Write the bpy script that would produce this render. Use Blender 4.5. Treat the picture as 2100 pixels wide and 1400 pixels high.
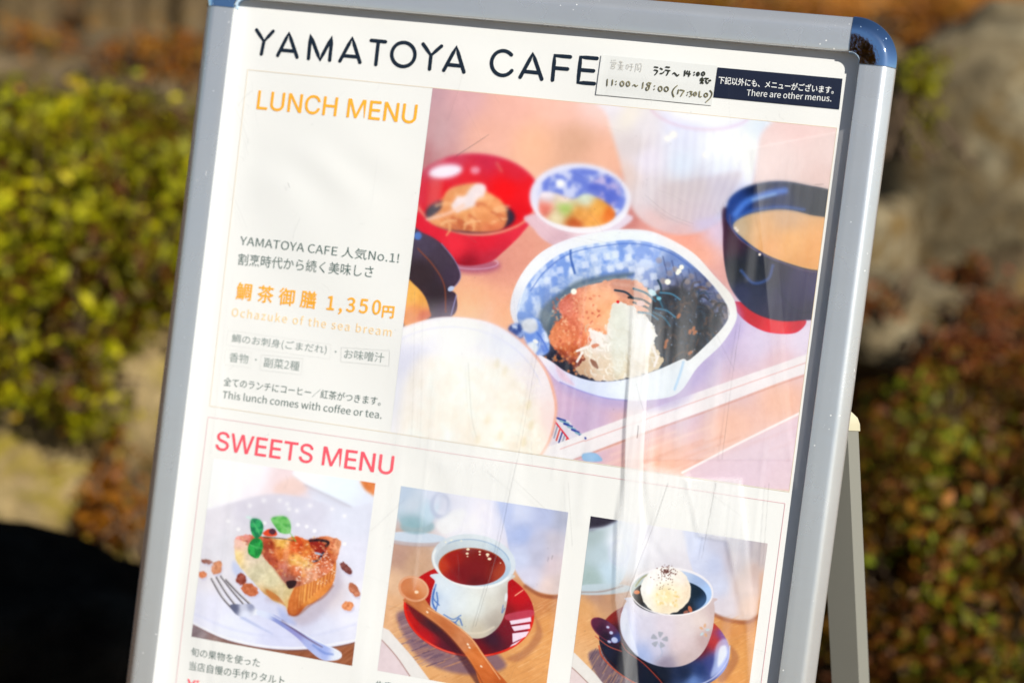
import bpy, math, random, os
import numpy as np
from mathutils import Vector, Matrix, noise as mnoise

# ------------------------------------------------------------------ camera, light
S = bpy.context.scene
for o in list(bpy.data.objects):
    bpy.data.objects.remove(o)
COL = S.collection
FP = 3500.0; CX, CY = 1050.0, 700.0            # focal length and centre in photo pixels
TILT = math.radians(13.0)                       # the board leans back
HB = 0.86                                       # height of the board's reference point
DIST = 1.57
CU = np.array([14750., 1960., -FP]); CU /= np.linalg.norm(CU)
_b = (-.126 * 14750 + 1960) / FP
CD = np.array([-.126, 1., _b]); CD /= np.linalg.norm(CD)
CN = np.cross(CU, CD)
WU = np.array([1., 0., 0.])
WV = np.array([0., math.sin(TILT), math.cos(TILT)])
WN = np.array([0., -math.cos(TILT), math.sin(TILT)])
ORG = np.array([0., 0., HB])
A = np.column_stack([CU, CD, CN]); Wm = np.column_stack([WU, -WV, -WN])
C2W = Wm @ A.T
CAM = ORG - C2W @ np.array([0, 0, DIST])
cam = bpy.data.cameras.new("camera"); camo = bpy.data.objects.new("camera", cam); COL.objects.link(camo)
R3 = np.column_stack([C2W[:, 0], -C2W[:, 1], -C2W[:, 2]])
m4 = Matrix([[*R3[0], CAM[0]], [*R3[1], CAM[1]], [*R3[2], CAM[2]], [0, 0, 0, 1]])
camo.matrix_world = m4
cam.sensor_width = 36; cam.lens = FP / 2100 * 36; cam.clip_end = 500; cam.clip_start = .05
cam.dof.use_dof = True; cam.dof.focus_distance = 1.528; cam.dof.aperture_fstop = 2.1
cam.dof.aperture_blades = 0
S.camera = camo

SUN = np.array([.66, -.483, .573]); SUN /= np.linalg.norm(SUN)
W = bpy.data.worlds.new("World"); S.world = W; W.use_nodes = True
wn = W.node_tree; wn.nodes.clear()
wo = wn.nodes.new('ShaderNodeOutputWorld'); wb = wn.nodes.new('ShaderNodeBackground')
sk = wn.nodes.new('ShaderNodeTexSky'); sk.sky_type = 'NISHITA'; sk.sun_disc = False
sk.sun_elevation = math.asin(SUN[2]); sk.sun_rotation = math.atan2(SUN[0], SUN[1])
sk.air_density = 1.0; sk.dust_density = .25; sk.ozone_density = 2.2
wb.inputs[1].default_value = .055
wn.links.new(sk.outputs[0], wb.inputs[0]); wn.links.new(wb.outputs[0], wo.inputs[0])
sl = bpy.data.lights.new("sun", 'SUN'); slo = bpy.data.objects.new("sun", sl); COL.objects.link(slo)
sl.energy = 5.0; sl.angle = math.radians(.53); sl.color = (1, .95, .86)
slo.rotation_euler = Vector(SUN).to_track_quat('Z', 'Y').to_euler()
slo.location = (3, -2, 4)
S.view_settings.view_transform = 'Standard'; S.view_settings.look = 'None'
S.view_settings.exposure = .35; S.view_settings.gamma = 1; S.view_settings.use_curve_mapping = False
S.render.engine = 'CYCLES'
S.cycles.max_bounces = 6; S.cycles.transparent_max_bounces = 16
S.cycles.use_denoising = True

# ------------------------------------------------------------------ helpers
def plane(x, y, h=0.0):
    """photo point -> (u, v) in mm on the board's face, h mm proud of the poster"""
    r = np.array([(x - CX) / FP, (y - CY) / FP, 1.])
    O = np.array([0, 0, DIST])
    t = ((O @ CN) - h / 1000) / (r @ CN)
    q = r * t - O
    return float(q @ CU) * 1000, float(-(q @ CD)) * 1000
def photo_xy(u, v):
    """mm on the board -> photo point (arrays)"""
    u = np.asarray(u, float) / 1000; v = np.asarray(v, float) / 1000
    p = [CU[k] * u - CD[k] * v + (DIST if k == 2 else 0) for k in range(3)]
    return CX + FP * p[0] / p[2], CY + FP * p[1] / p[2]
def bw(u, v, h):
    """board mm -> world"""
    u = np.asarray(u, float)[..., None] / 1000; v = np.asarray(v, float)[..., None] / 1000
    h = np.asarray(h, float)[..., None] / 1000
    return ORG + u * WU + v * WV + h * WN
def at(x, y, z):
    """photo direction at z metres in front of the camera -> world point"""
    return CAM + C2W @ (np.array([(x - CX) / FP, (y - CY) / FP, 1.]) * z)
def warp(u, v):
    u = np.asarray(u, float); v = np.asarray(v, float)
    w = 1.5 * np.sin(u / 92 + .9 * np.sin(v / 120 + .6) + .5) * np.exp(-((v - 60) / 260) ** 2)
    w += .75 * np.sin(u / 31 + v / 95 + 1.2 * np.sin(v / 50)) * np.cos(v / 83 + u / 140)
    w += .9 * np.sin(v / 70 + 1.1 * np.sin(u / 105 + 1.)) * np.exp(-((u + 180) / 150) ** 2)
    w += .85 * np.sin(u / 17 + 1.3 * np.sin(v / 23) + v / 60) * np.sin(v / 21 + .8 * np.sin(u / 30)) * np.exp(-((v - 125) / 38) ** 2 - ((u + 200) / 75) ** 2)
    edge = np.clip(np.minimum(np.minimum(u + 312, 284 - u), 296 - v) / 45, .12, 1)
    return (w + 1.2) * edge
def new_obj(name, me, mat=None, parent=None, label=None, cat=None, group=None, kind=None):
    o = bpy.data.objects.new(name, me); COL.objects.link(o)
    if mat is not None and me is not None:
        me.materials.append(mat)
    if parent: o.parent = parent
    for k, val in (('label', label), ('category', cat), ('group', group), ('kind', kind)):
        if val: o[k] = val
    return o
def empty(name, loc, label, cat, group=None):
    o = bpy.data.objects.new(name, None); COL.objects.link(o); o.location = loc
    o.empty_display_size = .05
    o['label'] = label; o['category'] = cat
    if group: o['group'] = group
    return o
def mesh(name, verts, faces, smooth=False, uv=None):
    me = bpy.data.meshes.new(name)
    me.from_pydata([tuple(map(float, v)) for v in verts], [], [tuple(map(int, f)) for f in faces])
    if smooth:
        me.polygons.foreach_set('use_smooth', [True] * len(me.polygons))
    if uv is not None:
        l = me.uv_layers.new(name='UVMap')
        idx = np.zeros(len(me.loops), int); me.loops.foreach_get('vertex_index', idx)
        l.data.foreach_set('uv', np.asarray(uv, np.float32)[idx].ravel())
    me.update(); return me
BOARD = None
def local(pts):
    """world points -> local to the sign's empty (an unrotated empty)"""
    return np.asarray(pts) - np.array(BOARD.location)

# --- materials
def mat(name, color=(.5, .5, .5), rough=.5, metal=0, spec=.5):
    m = bpy.data.materials.new(name); m.use_nodes = True
    b = m.node_tree.nodes['Principled BSDF']
    b.inputs['Base Color'].default_value = (*color, 1); b.inputs['Roughness'].default_value = rough
    b.inputs['Metallic'].default_value = metal; b.inputs['Specular IOR Level'].default_value = spec
    return m
def nd(m, t, **kw):
    n = m.node_tree.nodes.new(t)
    for k, v in kw.items():
        setattr(n, k, v)
    return n
def lk(m, a, b): m.node_tree.links.new(a, b)
def ramp(m, fac, stops):
    r = nd(m, 'ShaderNodeValToRGB'); lk(m, fac, r.inputs[0])
    e = r.color_ramp.elements
    while len(e) < len(stops): e.new(.5)
    for k, (p, c) in enumerate(stops):
        e[k].position = p; e[k].color = (*c, 1) if len(c) == 3 else c
    return r
def noise_node(m, scale, detail=4, rough=.6, vec=None, dist=0):
    n = nd(m, 'ShaderNodeTexNoise'); n.inputs['Scale'].default_value = scale
    n.inputs['Detail'].default_value = detail; n.inputs['Roughness'].default_value = rough
    n.inputs['Distortion'].default_value = dist
    if vec is not None: lk(m, vec, n.inputs['Vector'])
    return n
def objco(m):
    return nd(m, 'ShaderNodeTexCoord').outputs['Object']
def mixc(m, fac, a, b, mode='MIX'):
    x = nd(m, 'ShaderNodeMix', data_type='RGBA', blend_type=mode)
    for s, v in ((x.inputs[0], fac), (x.inputs[6], a), (x.inputs[7], b)):
        if hasattr(v, 'links'): lk(m, v, s)
        elif isinstance(v, tuple): s.default_value = (*v, 1)
        else: s.default_value = v
    return x.outputs[2]
def bump(m, h, strength, dist, target=None):
    b = nd(m, 'ShaderNodeBump'); b.inputs['Strength'].default_value = strength
    b.inputs['Distance'].default_value = dist; lk(m, h, b.inputs['Height'])
    lk(m, b.outputs[0], (target or m.node_tree.nodes['Principled BSDF']).inputs['Normal'])

# ------------------------------------------------------------------ print painter (numpy)
RNG = np.random.default_rng(7)
def vnoise(X, Y, scale, seed=0, octaves=3):
    """smooth value noise in 0..1 on arrays"""
    out = np.zeros_like(X); amp = 1.; tot = 0.
    for o in range(octaves):
        r = np.random.default_rng(seed * 13 + o); T = r.random((64, 64)).astype(np.float32)
        x = X / scale * (2 ** o); y = Y / scale * (2 ** o)
        xi = np.floor(x).astype(int); yi = np.floor(y).astype(int)
        fx = x - xi; fy = y - yi; fx = fx * fx * (3 - 2 * fx); fy = fy * fy * (3 - 2 * fy)
        a = T[yi % 64, xi % 64]; b = T[yi % 64, (xi + 1) % 64]
        c = T[(yi + 1) % 64, xi % 64]; d = T[(yi + 1) % 64, (xi + 1) % 64]
        out += amp * ((a * (1 - fx) + b * fx) * (1 - fy) + (c * (1 - fx) + d * fx) * fy)
        tot += amp; amp *= .5
    return out / tot
def smooth_poly(pts, n=6):
    p = np.array(pts, float); out = []
    N = len(p)
    for i in range(N):
        p0, p1, p2, p3 = p[i - 1], p[i], p[(i + 1) % N], p[(i + 2) % N]
        for k in range(n):
            t = k / n
            out.append(.5 * (2 * p1 + (p2 - p0) * t + (2 * p0 - 5 * p1 + 4 * p2 - p3) * t * t + (3 * p1 - p0 - 3 * p2 + p3) * t ** 3))
    return np.array(out)
def smooth_line(pts, n=6):
    p = [np.array(q, float) for q in pts]
    if len(p) < 3: return np.array(p)
    p = [2 * p[0] - p[1]] + p + [2 * p[-1] - p[-2]]; out = []
    for i in range(1, len(p) - 2):
        p0, p1, p2, p3 = p[i - 1], p[i], p[i + 1], p[i + 2]
        for k in range(n):
            t = k / n
            out.append(.5 * (2 * p1 + (p2 - p0) * t + (2 * p0 - 5 * p1 + 4 * p2 - p3) * t * t + (3 * p1 - p0 - 3 * p2 + p3) * t ** 3))
    out.append(p[-2]); return np.array(out)
class Paint:
    """a flat printed picture: texels over a rectangle of the board, shapes given in picture units"""
    def __init__(s, u0, u1, v0, v1, res=2.1, base=(255, 255, 255)):
        s.rect = (u0, u1, v0, v1)
        s.w = int((u1 - u0) * res); s.h = int((v1 - v0) * res)
        u = u0 + (np.arange(s.w) + .5) / s.w * (u1 - u0); v = v0 + (np.arange(s.h) + .5) / s.h * (v1 - v0)
        U, V = np.meshgrid(u, v)
        X, Y = photo_xy(U, V)
        s.X0 = X.astype(np.float32); s.Y0 = Y.astype(np.float32)
        s.c = np.empty((s.h, s.w, 3), np.float32); s.c[:] = np.array(base) / 255.
        s.frame(0, 0, 1); s.clipm = None; s.dof = None
    def frame(s, ox, oy, sc):
        s.ox, s.oy, s.sc = ox, oy, sc
        s.X = (s.X0 - ox) * sc; s.Y = (s.Y0 - oy) * sc
    def win(s, x0, y0, x1, y1):
        us = []; vs = []
        for x in (x0, x1):
            for y in (y0, y1):
                u, v = plane(x / s.sc + s.ox, y / s.sc + s.oy); us.append(u); vs.append(v)
        u0, u1, v0, v1 = s.rect
        i0 = int((min(us) - u0) / (u1 - u0) * s.w) - 1; i1 = int((max(us) - u0) / (u1 - u0) * s.w) + 2
        j0 = int((min(vs) - v0) / (v1 - v0) * s.h) - 1; j1 = int((max(vs) - v0) / (v1 - v0) * s.h) + 2
        i0, i1 = max(0, min(i0, s.w)), max(0, min(i1, s.w)); j0, j1 = max(0, min(j0, s.h)), max(0, min(j1, s.h))
        return slice(j0, j1), slice(i0, i1)
    def blend(s, sl, m, col, alpha):
        if m.size == 0: return
        if callable(col): c = col(s.X[sl], s.Y[sl])
        else: c = np.array(col, np.float32)
        c = c / 255.
        m = m * (alpha(s.X[sl], s.Y[sl]) if callable(alpha) else alpha)
        if s.clipm is not None: m = m * s.clipm[sl]
        m = m[..., None]
        s.c[sl] = s.c[sl] * (1 - m) + c * m
    def sd_poly(s, sl, P):
        X = s.X[sl]; Y = s.Y[sl]
        d2 = np.full(X.shape, 1e12, np.float32); ins = np.zeros(X.shape, bool)
        n = len(P)
        for i in range(n):
            ax, ay = P[i]; bx, by = P[(i + 1) % n]
            ex, ey = bx - ax, by - ay; L = ex * ex + ey * ey + 1e-9
            t = np.clip(((X - ax) * ex + (Y - ay) * ey) / L, 0, 1)
            dx = X - ax - t * ex; dy = Y - ay - t * ey
            np.minimum(d2, dx * dx + dy * dy, out=d2)
            if ay != by:
                c = ((ay > Y) != (by > Y)) & (X < ex * (Y - ay) / (by - ay) + ax)
                ins ^= c
        d = np.sqrt(d2); return np.where(ins, -d, d)
    def mask(s, d, soft):
        t = np.clip(.5 - d / max(soft, .01), 0, 1); return t * t * (3 - 2 * t)
    def poly(s, pts, col, soft=3, alpha=1, smooth=True, rough=0, rs=20, seed=1):
        P = smooth_poly(pts) if smooth else np.array(pts, float)
        pad = soft + rough + 2
        sl = s.win(P[:, 0].min() - pad, P[:, 1].min() - pad, P[:, 0].max() + pad, P[:, 1].max() + pad)
        d = s.sd_poly(sl, P)
        if rough: d = d + (vnoise(s.X[sl], s.Y[sl], rs, seed) - .5) * 2 * rough
        s.blend(sl, s.mask(d, soft), col, alpha)
    def polymask(s, pts, soft=3):
        P = smooth_poly(pts); sl = (slice(0, s.h), slice(0, s.w))
        return s.mask(s.sd_poly(sl, P), soft)
    def ell(s, cx, cy, rx, ry, col, rot=0, soft=3, alpha=1, rough=0, rs=20, seed=1):
        r = max(rx, ry) + soft + 2 + rough
        sl = s.win(cx - r, cy - r, cx + r, cy + r)
        a = math.radians(rot); X = s.X[sl] - cx; Y = s.Y[sl] - cy
        x = X * math.cos(a) + Y * math.sin(a); y = -X * math.sin(a) + Y * math.cos(a)
        k = np.sqrt((x / rx) ** 2 + (y / ry) ** 2) + 1e-6
        g = np.sqrt((x / rx ** 2) ** 2 + (y / ry ** 2) ** 2) + 1e-6
        d = k * (k - 1) / g
        if rough: d = d + (vnoise(s.X[sl], s.Y[sl], rs, seed) - .5) * 2 * rough
        s.blend(sl, s.mask(d, soft), col, alpha)
    def ring(s, cx, cy, rx, ry, w, col, rot=0, soft=3, alpha=1, a0=None, a1=None):
        r = max(rx, ry) + soft + w + 2
        sl = s.win(cx - r, cy - r, cx + r, cy + r)
        a = math.radians(rot); X = s.X[sl] - cx; Y = s.Y[sl] - cy
        x = X * math.cos(a) + Y * math.sin(a); y = -X * math.sin(a) + Y * math.cos(a)
        k = np.sqrt((x / rx) ** 2 + (y / ry) ** 2) + 1e-6
        g = np.sqrt((x / rx ** 2) ** 2 + (y / ry ** 2) ** 2) + 1e-6
        d = np.abs(k * (k - 1) / g) - w / 2
        m = s.mask(d, soft)
        if a0 is not None:
            th = np.degrees(np.arctan2(y / ry, x / rx)) % 360
            span = (a1 - a0) % 360; rel = (th - a0) % 360
            m = m * np.clip(np.minimum(rel, span - rel) / 8, 0, 1) * (rel < span)
        s.blend(sl, m, col, alpha)
    def line(s, pts, w, col, soft=2, alpha=1, w2=None, smooth=True):
        P = smooth_line(pts) if smooth else np.array(pts, float)
        pad = soft + max(w, w2 or 0) + 2
        sl = s.win(P[:, 0].min() - pad, P[:, 1].min() - pad, P[:, 0].max() + pad, P[:, 1].max() + pad)
        X = s.X[sl]; Y = s.Y[sl]; d = np.full(X.shape, 1e6, np.float32); n = len(P) - 1
        for i in range(n):
            ax, ay = P[i]; ex, ey = P[i + 1] - P[i]; L = ex * ex + ey * ey + 1e-9
            t = np.clip(((X - ax) * ex + (Y - ay) * ey) / L, 0, 1)
            q = np.hypot(X - ax - t * ex, Y - ay - t * ey)
            ww = w if w2 is None else w + (w2 - w) * (i + t) / n
            np.minimum(d, q - ww / 2, out=d)
        s.blend(sl, s.mask(d, soft), col, alpha)
    def image(s, name, finish=True):
        im = bpy.data.images.new(name, s.w, s.h, alpha=False)
        if finish:                                 # print grain, mottling and a little more contrast
            r = np.random.default_rng(3)
            n = r.normal(size=(s.h, s.w)).astype(np.float32)
            n = (n + np.roll(n, 1, 0) + np.roll(n, 1, 1)) / 3
            mott = vnoise(s.X0, s.Y0, 9, 61, 3) - .5
            c = s.c + (n * .013 + mott * .045)[..., None] * (.35 + 1.3 * s.c * (1.15 - s.c))
            c = c + .10 * (c - .55) * np.clip(1 - np.abs(c - .5) * 1.2, 0, 1)
            lum = c.mean(-1, keepdims=True); c = lum + (c - lum) * 1.02
            def box(a, k):
                for ax in (0, 1):
                    p = np.concatenate([np.repeat(np.take(a, [0], ax), k, ax), a, np.repeat(np.take(a, [-1], ax), k, ax)], ax)
                    cs = np.cumsum(p, ax, dtype=np.float64); n_ = a.shape[ax]
                    z = np.zeros_like(np.take(cs, [0], ax)); cs = np.concatenate([z, cs], ax)
                    a = ((np.take(cs, range(2 * k + 1, 2 * k + 1 + n_), ax) - np.take(cs, range(0, n_), ax)) / (2 * k + 1)).astype(np.float32)
                return a
            c = c * .5 + box(c, 1) * .5                   # lens softness of the printed picture
            if s.dof is not None:                         # parts of the printed shot that were out of focus
                a_ = np.clip(s.dof(s.X0, s.Y0), 0, 1)[..., None]; bl = box(box(c, 3), 3)
                c = c * (1 - a_) + bl * a_
            g_ = box(box(np.clip(c - .80, 0, 1), 9), 9)   # soft halation round its highlights
            s.c = np.clip(c + g_ * .16, 0, 1)
        px = np.ones((s.h, s.w, 4), np.float32); px[..., :3] = np.clip(s.c, 0, 1)
        im.pixels.foreach_set(px.ravel()); im.update(); im.pack()
        return im
def field(pts, s=25, p=2):
    pts = [(a, b, np.array(c, np.float32)) for a, b, c in pts]
    def f(X, Y):
        num = np.zeros(X.shape + (3,), np.float32); den = np.zeros(X.shape, np.float32)
        for a, b, c in pts:
            w = 1 / (((X - a) ** 2 + (Y - b) ** 2) / (s * s) + 1) ** p
            num += w[..., None] * c; den += w
        return num / den[..., None]
    return f
def tex(base, scale, amp, seed=1, octv=3, tint=(1, 1, 1), sx=1, sy=1, ang=0):
    """base colour (tuple or field) with noise of +-amp"""
    t = np.array(tint, np.float32); ca, sa = math.cos(math.radians(ang)), math.sin(math.radians(ang))
    def f(X, Y):
        c = base(X, Y) if callable(base) else np.broadcast_to(np.array(base, np.float32), X.shape + (3,))
        n = (vnoise((X * ca + Y * sa) / sx, (-X * sa + Y * ca) / sy, scale, seed, octv) - .5) * 2 * amp
        return c + n[..., None] * t
    return f
def two(c1, c2, scale, seed=1, thr=.5, k=6, octv=3):
    c1 = c1 if callable(c1) else (lambda X, Y, c=np.array(c1, np.float32): np.broadcast_to(c, X.shape + (3,)))
    c2 = c2 if callable(c2) else (lambda X, Y, c=np.array(c2, np.float32): np.broadcast_to(c, X.shape + (3,)))
    def f(X, Y):
        n = np.clip((vnoise(X, Y, scale, seed, octv) - thr) * k + .5, 0, 1)[..., None]
        return c1(X, Y) * (1 - n) + c2(X, Y) * n
    return f

def paint_lunch():
    P = Paint(-105, 267, -99, 223.5)
    full = [(700, 100), (1800, 100), (1800, 1100), (700, 1100)]
    P.poly(full, tex(field([
        (890,190,(203,163,172)),(950,200,(222,175,178)),(1050,210,(238,186,172)),(1150,220,(246,198,182)),(1215,215,(250,215,210)),
        (900,260,(205,165,170)),(1000,280,(235,183,165)),(1100,300,(242,192,160)),(1180,290,(222,176,150)),(1230,330,(240,190,165)),
        (1290,440,(200,130,125)),(860,330,(190,130,135)),(1640,260,(240,212,210)),(1700,300,(238,215,212)),(1600,330,(240,220,218)),
        (1690,380,(232,205,200)),(1060,560,(222,155,138)),(1000,545,(222,150,140)),(980,600,(244,188,150)),(1060,610,(240,178,148)),
        (960,640,(248,195,150)),(1040,650,(246,190,152)),(1340,450,(228,160,150)),(1400,490,(238,165,145)),(1440,520,(240,175,150)),(1480,570,(222,165,158)),
        (1475,480,(220,205,230)),(1520,660,(212,198,228)),(1500,720,(205,188,215)),(1450,770,(200,185,218)),(1560,705,(222,212,235)),
        (1640,700,(230,220,238)),(1600,740,(225,190,195)),(1300,880,(225,190,195)),(1400,830,(212,188,208)),(1200,860,(205,180,212)),(1150,830,(215,185,212)),
        (1500,790,(222,190,195)),(1350,950,(242,192,168)),(1500,870,(242,195,172)),(1600,820,(238,190,165)),(1640,900,(235,198,190)),(1550,950,(236,208,205)),(1600,990,(238,205,190))], 34), 60, 5, 3), 1, smooth=False)
    # wood grain streaks lower right
    for k in range(26):
        x = 1180 + k * 19; y = 960 - RNG.random() * 60 - max(0, (x - 1400)) * .15
        P.line([(x, y + 20), (x + 130, y - 28)], 3 + RNG.random() * 4, (225, 165, 140) if k % 2 else (248, 218, 205), 6, .35)
    # tray rim
    P.poly([(1100,945),(1118,916),(1300,850),(1450,797),(1600,745),(1720,702),(1720,742),(1600,783),(1450,840),(1300,893),(1171,943),(1140,960)], tex((238,232,234), 50, 6), 3, smooth=False)
    P.line([(1150,922),(1300,868),(1600,762),(1720,720)], 2, (226,170,168), 2, .8)
    P.line([(1171,945),(1300,896),(1450,843),(1600,787),(1720,746)], 3, (205,140,120), 5, .6)
    P.poly([(1380,990),(1420,958),(1520,908),(1650,845),(1720,812),(1720,1010)], (226,208,224), 6, .75, smooth=False)
    P.line([(1400,968),(1520,906),(1650,842),(1720,808)], 5, (250,244,244), 3, .9)
    # jug
    P.poly([(1238,190),(1246,240),(1272,330),(1288,400),(1305,440),(1345,470),(1400,482),(1455,468),(1502,432),(1540,388),(1552,330),(1562,275),(1600,235),(1620,190)],
           tex(field([(1260,220,(238,232,240)),(1290,240,(240,232,222)),(1300,300,(222,212,214)),(1280,360,(226,206,200)),(1320,260,(232,226,232)),(1330,330,(232,226,240)),(1340,400,(222,214,220)),
                  (1400,230,(232,230,250)),(1400,280,(224,228,246)),(1400,340,(218,228,244)),(1480,300,(248,252,255)),(1530,310,(252,253,255)),(1500,240,(236,236,255)),(1560,260,(226,234,246)),
                  (1480,350,(240,246,255)),(1530,350,(242,244,255)),(1380,395,(212,203,206)),(1430,385,(205,198,206)),(1480,375,(195,196,226)),(1500,400,(200,202,232)),(1400,440,(214,198,206)),(1440,450,(206,196,222)),(1350,450,(226,196,196)),(1500,420,(214,216,244)),(1400,475,(222,186,186))], 22), 30, 3), 12)
    P.poly([(1360,378),(1430,368),(1520,352),(1500,400),(1470,440),(1400,455),(1345,440),(1340,400)], (206,192,196), 16, .5)
    for k in range(22):
        x = 1325 + k * 9.4
        P.line([(x + 8, 262 + abs(k - 11) * 1.5), (x + 2, 350), (1395 + (x - 1405) * .78, 452 - abs(k - 11) * 2.2)], 3.2, (246,240,238) if k % 2 else (198,188,200), 8, .3)
    P.ring(1440, 210, 112, 56, 4, (222,188,206), 4, 4, .7, 5, 175)
    P.ell(1445, 205, 100, 48, (250,250,255), 4, 16, .6)
    for x, y, r in ((1370,285,6),(1382,277,7),(1447,318,5)): P.ell(x, y, r, r, (255,250,240), soft=6)
    # red bowl
    P.ell(972, 545, 55, 16, (170,90,120), 0, 18, .8)
    P.ring(975, 540, 48, 12, 3, (222,180,205), 0, 5, .6)
    P.poly([(845,440),(860,475),(885,500),(912,520),(925,536),(960,545),(1005,538),(1030,520),(1075,475),(1105,420),(1000,400)],
           field([(870,480,(225,40,62)),(940,510,(240,52,70)),(1000,500,(228,38,60)),(1060,460,(225,50,70)),(960,542,(150,20,40)),(1010,530,(190,50,70)),(1090,430,(215,60,90))], 22), 6)
    P.ell(978, 400, 131, 84, field([(880,340,(196,84,106)),(930,330,(205,70,96)),(1000,325,(205,48,78)),(1060,350,(214,45,66)),(860,400,(214,60,80)),(900,400,(226,30,40)),(1040,390,(240,18,22)),(1080,400,(232,30,40)),(1060,440,(222,20,34)),(960,370,(224,44,56)),(900,450,(235,20,28)),(980,470,(210,90,80))], 20), 3, 7)
    P.ring(978, 400, 128, 81, 6, (232,150,130), 3, 6, .9, 5, 175)
    P.ring(978, 400, 130, 83, 3, (214,96,120), 3, 6, .6, 180, 355)
    P.ell(966, 442, 92, 36, (58,44,62), 3, 10)
    P.poly([(880,452),(905,428),(913,398),(936,382),(985,376),(1002,394),(1030,412),(1042,440),(1034,468),(1000,476),(950,474),(908,468)], tex(field([(900,450,(232,160,110)),(950,440,(240,176,118)),(1000,440,(238,168,112)),(970,400,(236,170,120)),(1010,465,(214,120,80)),(945,465,(200,110,74))], 20), 12, 18, 4), 7)
    for k in range(34):
        x = 888 + RNG.random() * 130; y = 396 + RNG.random() * 68; a = [-.5, .15, .6, 1.3][k % 4] + RNG.normal() * .2
        if (x - 965) ** 2 / 82 ** 2 + (y - 432) ** 2 / 46 ** 2 > 1: continue
        c_ = [(250,200,150),(226,150,98),(196,108,70),(242,182,128)][k % 4]
        P.line([(x, y), (x + 15 * math.cos(a), y + 12 * math.sin(a)), (x + 32 * math.cos(a + .2), y + 22 * math.sin(a + .2))], 7, c_, 5, .75, 4)
    P.poly([(928,424),(938,404),(956,402),(966,388),(984,376),(998,382),(994,402),(980,408),(976,424),(952,430),(938,438)], tex((240,230,234), 14, 12, 5), 6, .95, rough=3, rs=8)
    P.line([(878,450),(920,438),(952,422)], 7, (248,206,182), 5, .8)
    P.ell(915, 352, 34, 14, (246,236,250), -8, 14); P.ell(976, 350, 10, 8, (240,170,190), 0, 9, .8)
    P.line([(1020,335),(1030,352)], 5, (220,130,110), 6, .7)
    # small blue bowl
    P.poly([(1088,440),(1098,472),(1122,496),(1165,512),(1215,505),(1262,478),(1290,440)], field([(1110,470,(228,196,206)),(1150,500,(214,178,190)),(1200,490,(232,206,214)),(1270,460,(228,214,228))], 20), 7)
    P.ell(1191, 407, 104, 71, field([(1100,400,(226,226,244)),(1190,340,(228,230,248)),(1290,410,(232,232,244)),(1190,475,(244,240,246))], 40), 4, 6)
    P.ell(1194, 404, 90, 58, two((118,136,218), (206,212,242), 16, 5, .55, 5), 4, 6)
    P.ell(1240, 395, 34, 34, two((96,112,206), (196,180,224), 12, 9, .6, 5), 0, 16, .8)
    P.poly([(1106,428),(1112,395),(1140,396),(1175,408),(1200,398),(1225,405),(1255,425),(1262,445),(1235,462),(1185,466),(1140,458),(1115,445)],
           tex(field([(1125,400,(236,228,236)),(1120,430,(226,130,116)),(1160,410,(240,214,206)),(1160,425,(176,206,116)),(1200,405,(216,226,206)),(1140,445,(226,214,176)),(1190,440,(232,168,92)),(1230,430,(236,176,90)),(1250,440,(226,120,50)),(1180,460,(196,96,50)),(1215,455,(238,170,90))], 10), 10, 16, 6), 6)
    P.ell(1150, 376, 9, 8, (252,252,255), 0, 6); P.ring(1191, 407, 101, 68, 6, (244,243,250), 4, 5, .8, 10, 170)
    # miso bowl
    P.poly([(1506,618),(1520,650),(1560,676),(1600,684),(1636,680),(1652,655),(1600,640)], field([(1530,650,(196,10,40)),(1600,675,(232,12,44)),(1640,665,(205,14,50))], 20), 4)
    P.poly([(1490,425),(1483,480),(1486,540),(1500,592),(1536,634),(1585,655),(1640,657),(1720,640),(1720,540),(1646,548),(1575,520)],
           field([(1492,500,(70,40,60)),(1510,560,(16,26,40)),(1560,560,(14,26,40)),(1560,600,(30,40,72)),(1520,600,(34,44,84)),(1600,610,(48,44,82)),(1640,600,(52,44,84)),(1680,590,(66,56,104)),(1590,560,(44,38,66)),(1650,570,(60,50,92)),(1600,645,(38,34,70)),(1660,640,(50,44,70))], 18), 5)  # right part lightened: the cover's glare band painted into the print
    P.line([(1520,555),(1545,580),(1575,572),(1585,545)], 5, (74,112,186), 9, .75)
    P.line([(1590,560),(1600,600),(1640,640),(1700,630)], 3, (26,30,56), 8, .6)
    P.poly([(1489,438),(1498,405),(1535,382),(1593,372),(1650,379),(1720,402),(1720,480),(1720,552),(1690,558),(1646,553),(1575,529),(1521,494),(1495,462)], field([(1510,420,(40,70,140)),(1560,390,(20,34,70)),(1640,390,(22,34,56)),(1690,420,(26,36,52)),(1600,400,(30,50,100))], 20), 4)
    P.line([(1508,440),(1530,415),(1570,398),(1610,391)], 13, (86,136,226), 10, .85)
    P.line([(1545,410),(1590,398)], 6, (166,198,246), 6, .8)
    P.line([(1505,452),(1540,432),(1600,424),(1650,430)], 5, (60,110,196), 7, .8)
    P.poly([(1503,463),(1528,442),(1575,431),(1615,430),(1660,440),(1720,460),(1720,549),(1690,555),(1646,549),(1575,524),(1525,490)], tex(field([(1520,465,(196,176,150)),(1560,470,(232,184,132)),(1610,445,(214,176,140)),(1620,500,(240,184,118)),(1680,520,(236,172,104)),(1580,510,(240,180,122)),(1640,545,(228,166,100))], 24), 30, 6), 5)
    P.line([(1496,440),(1500,466),(1521,494),(1575,527),(1646,553),(1690,558),(1720,554)], 2.5, (150,110,130), 2, .55)
    for x, y in ((1508,468),(1512,473),(1558,522)): P.ell(x, y, 3, 3, (255,240,225), soft=3)
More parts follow.
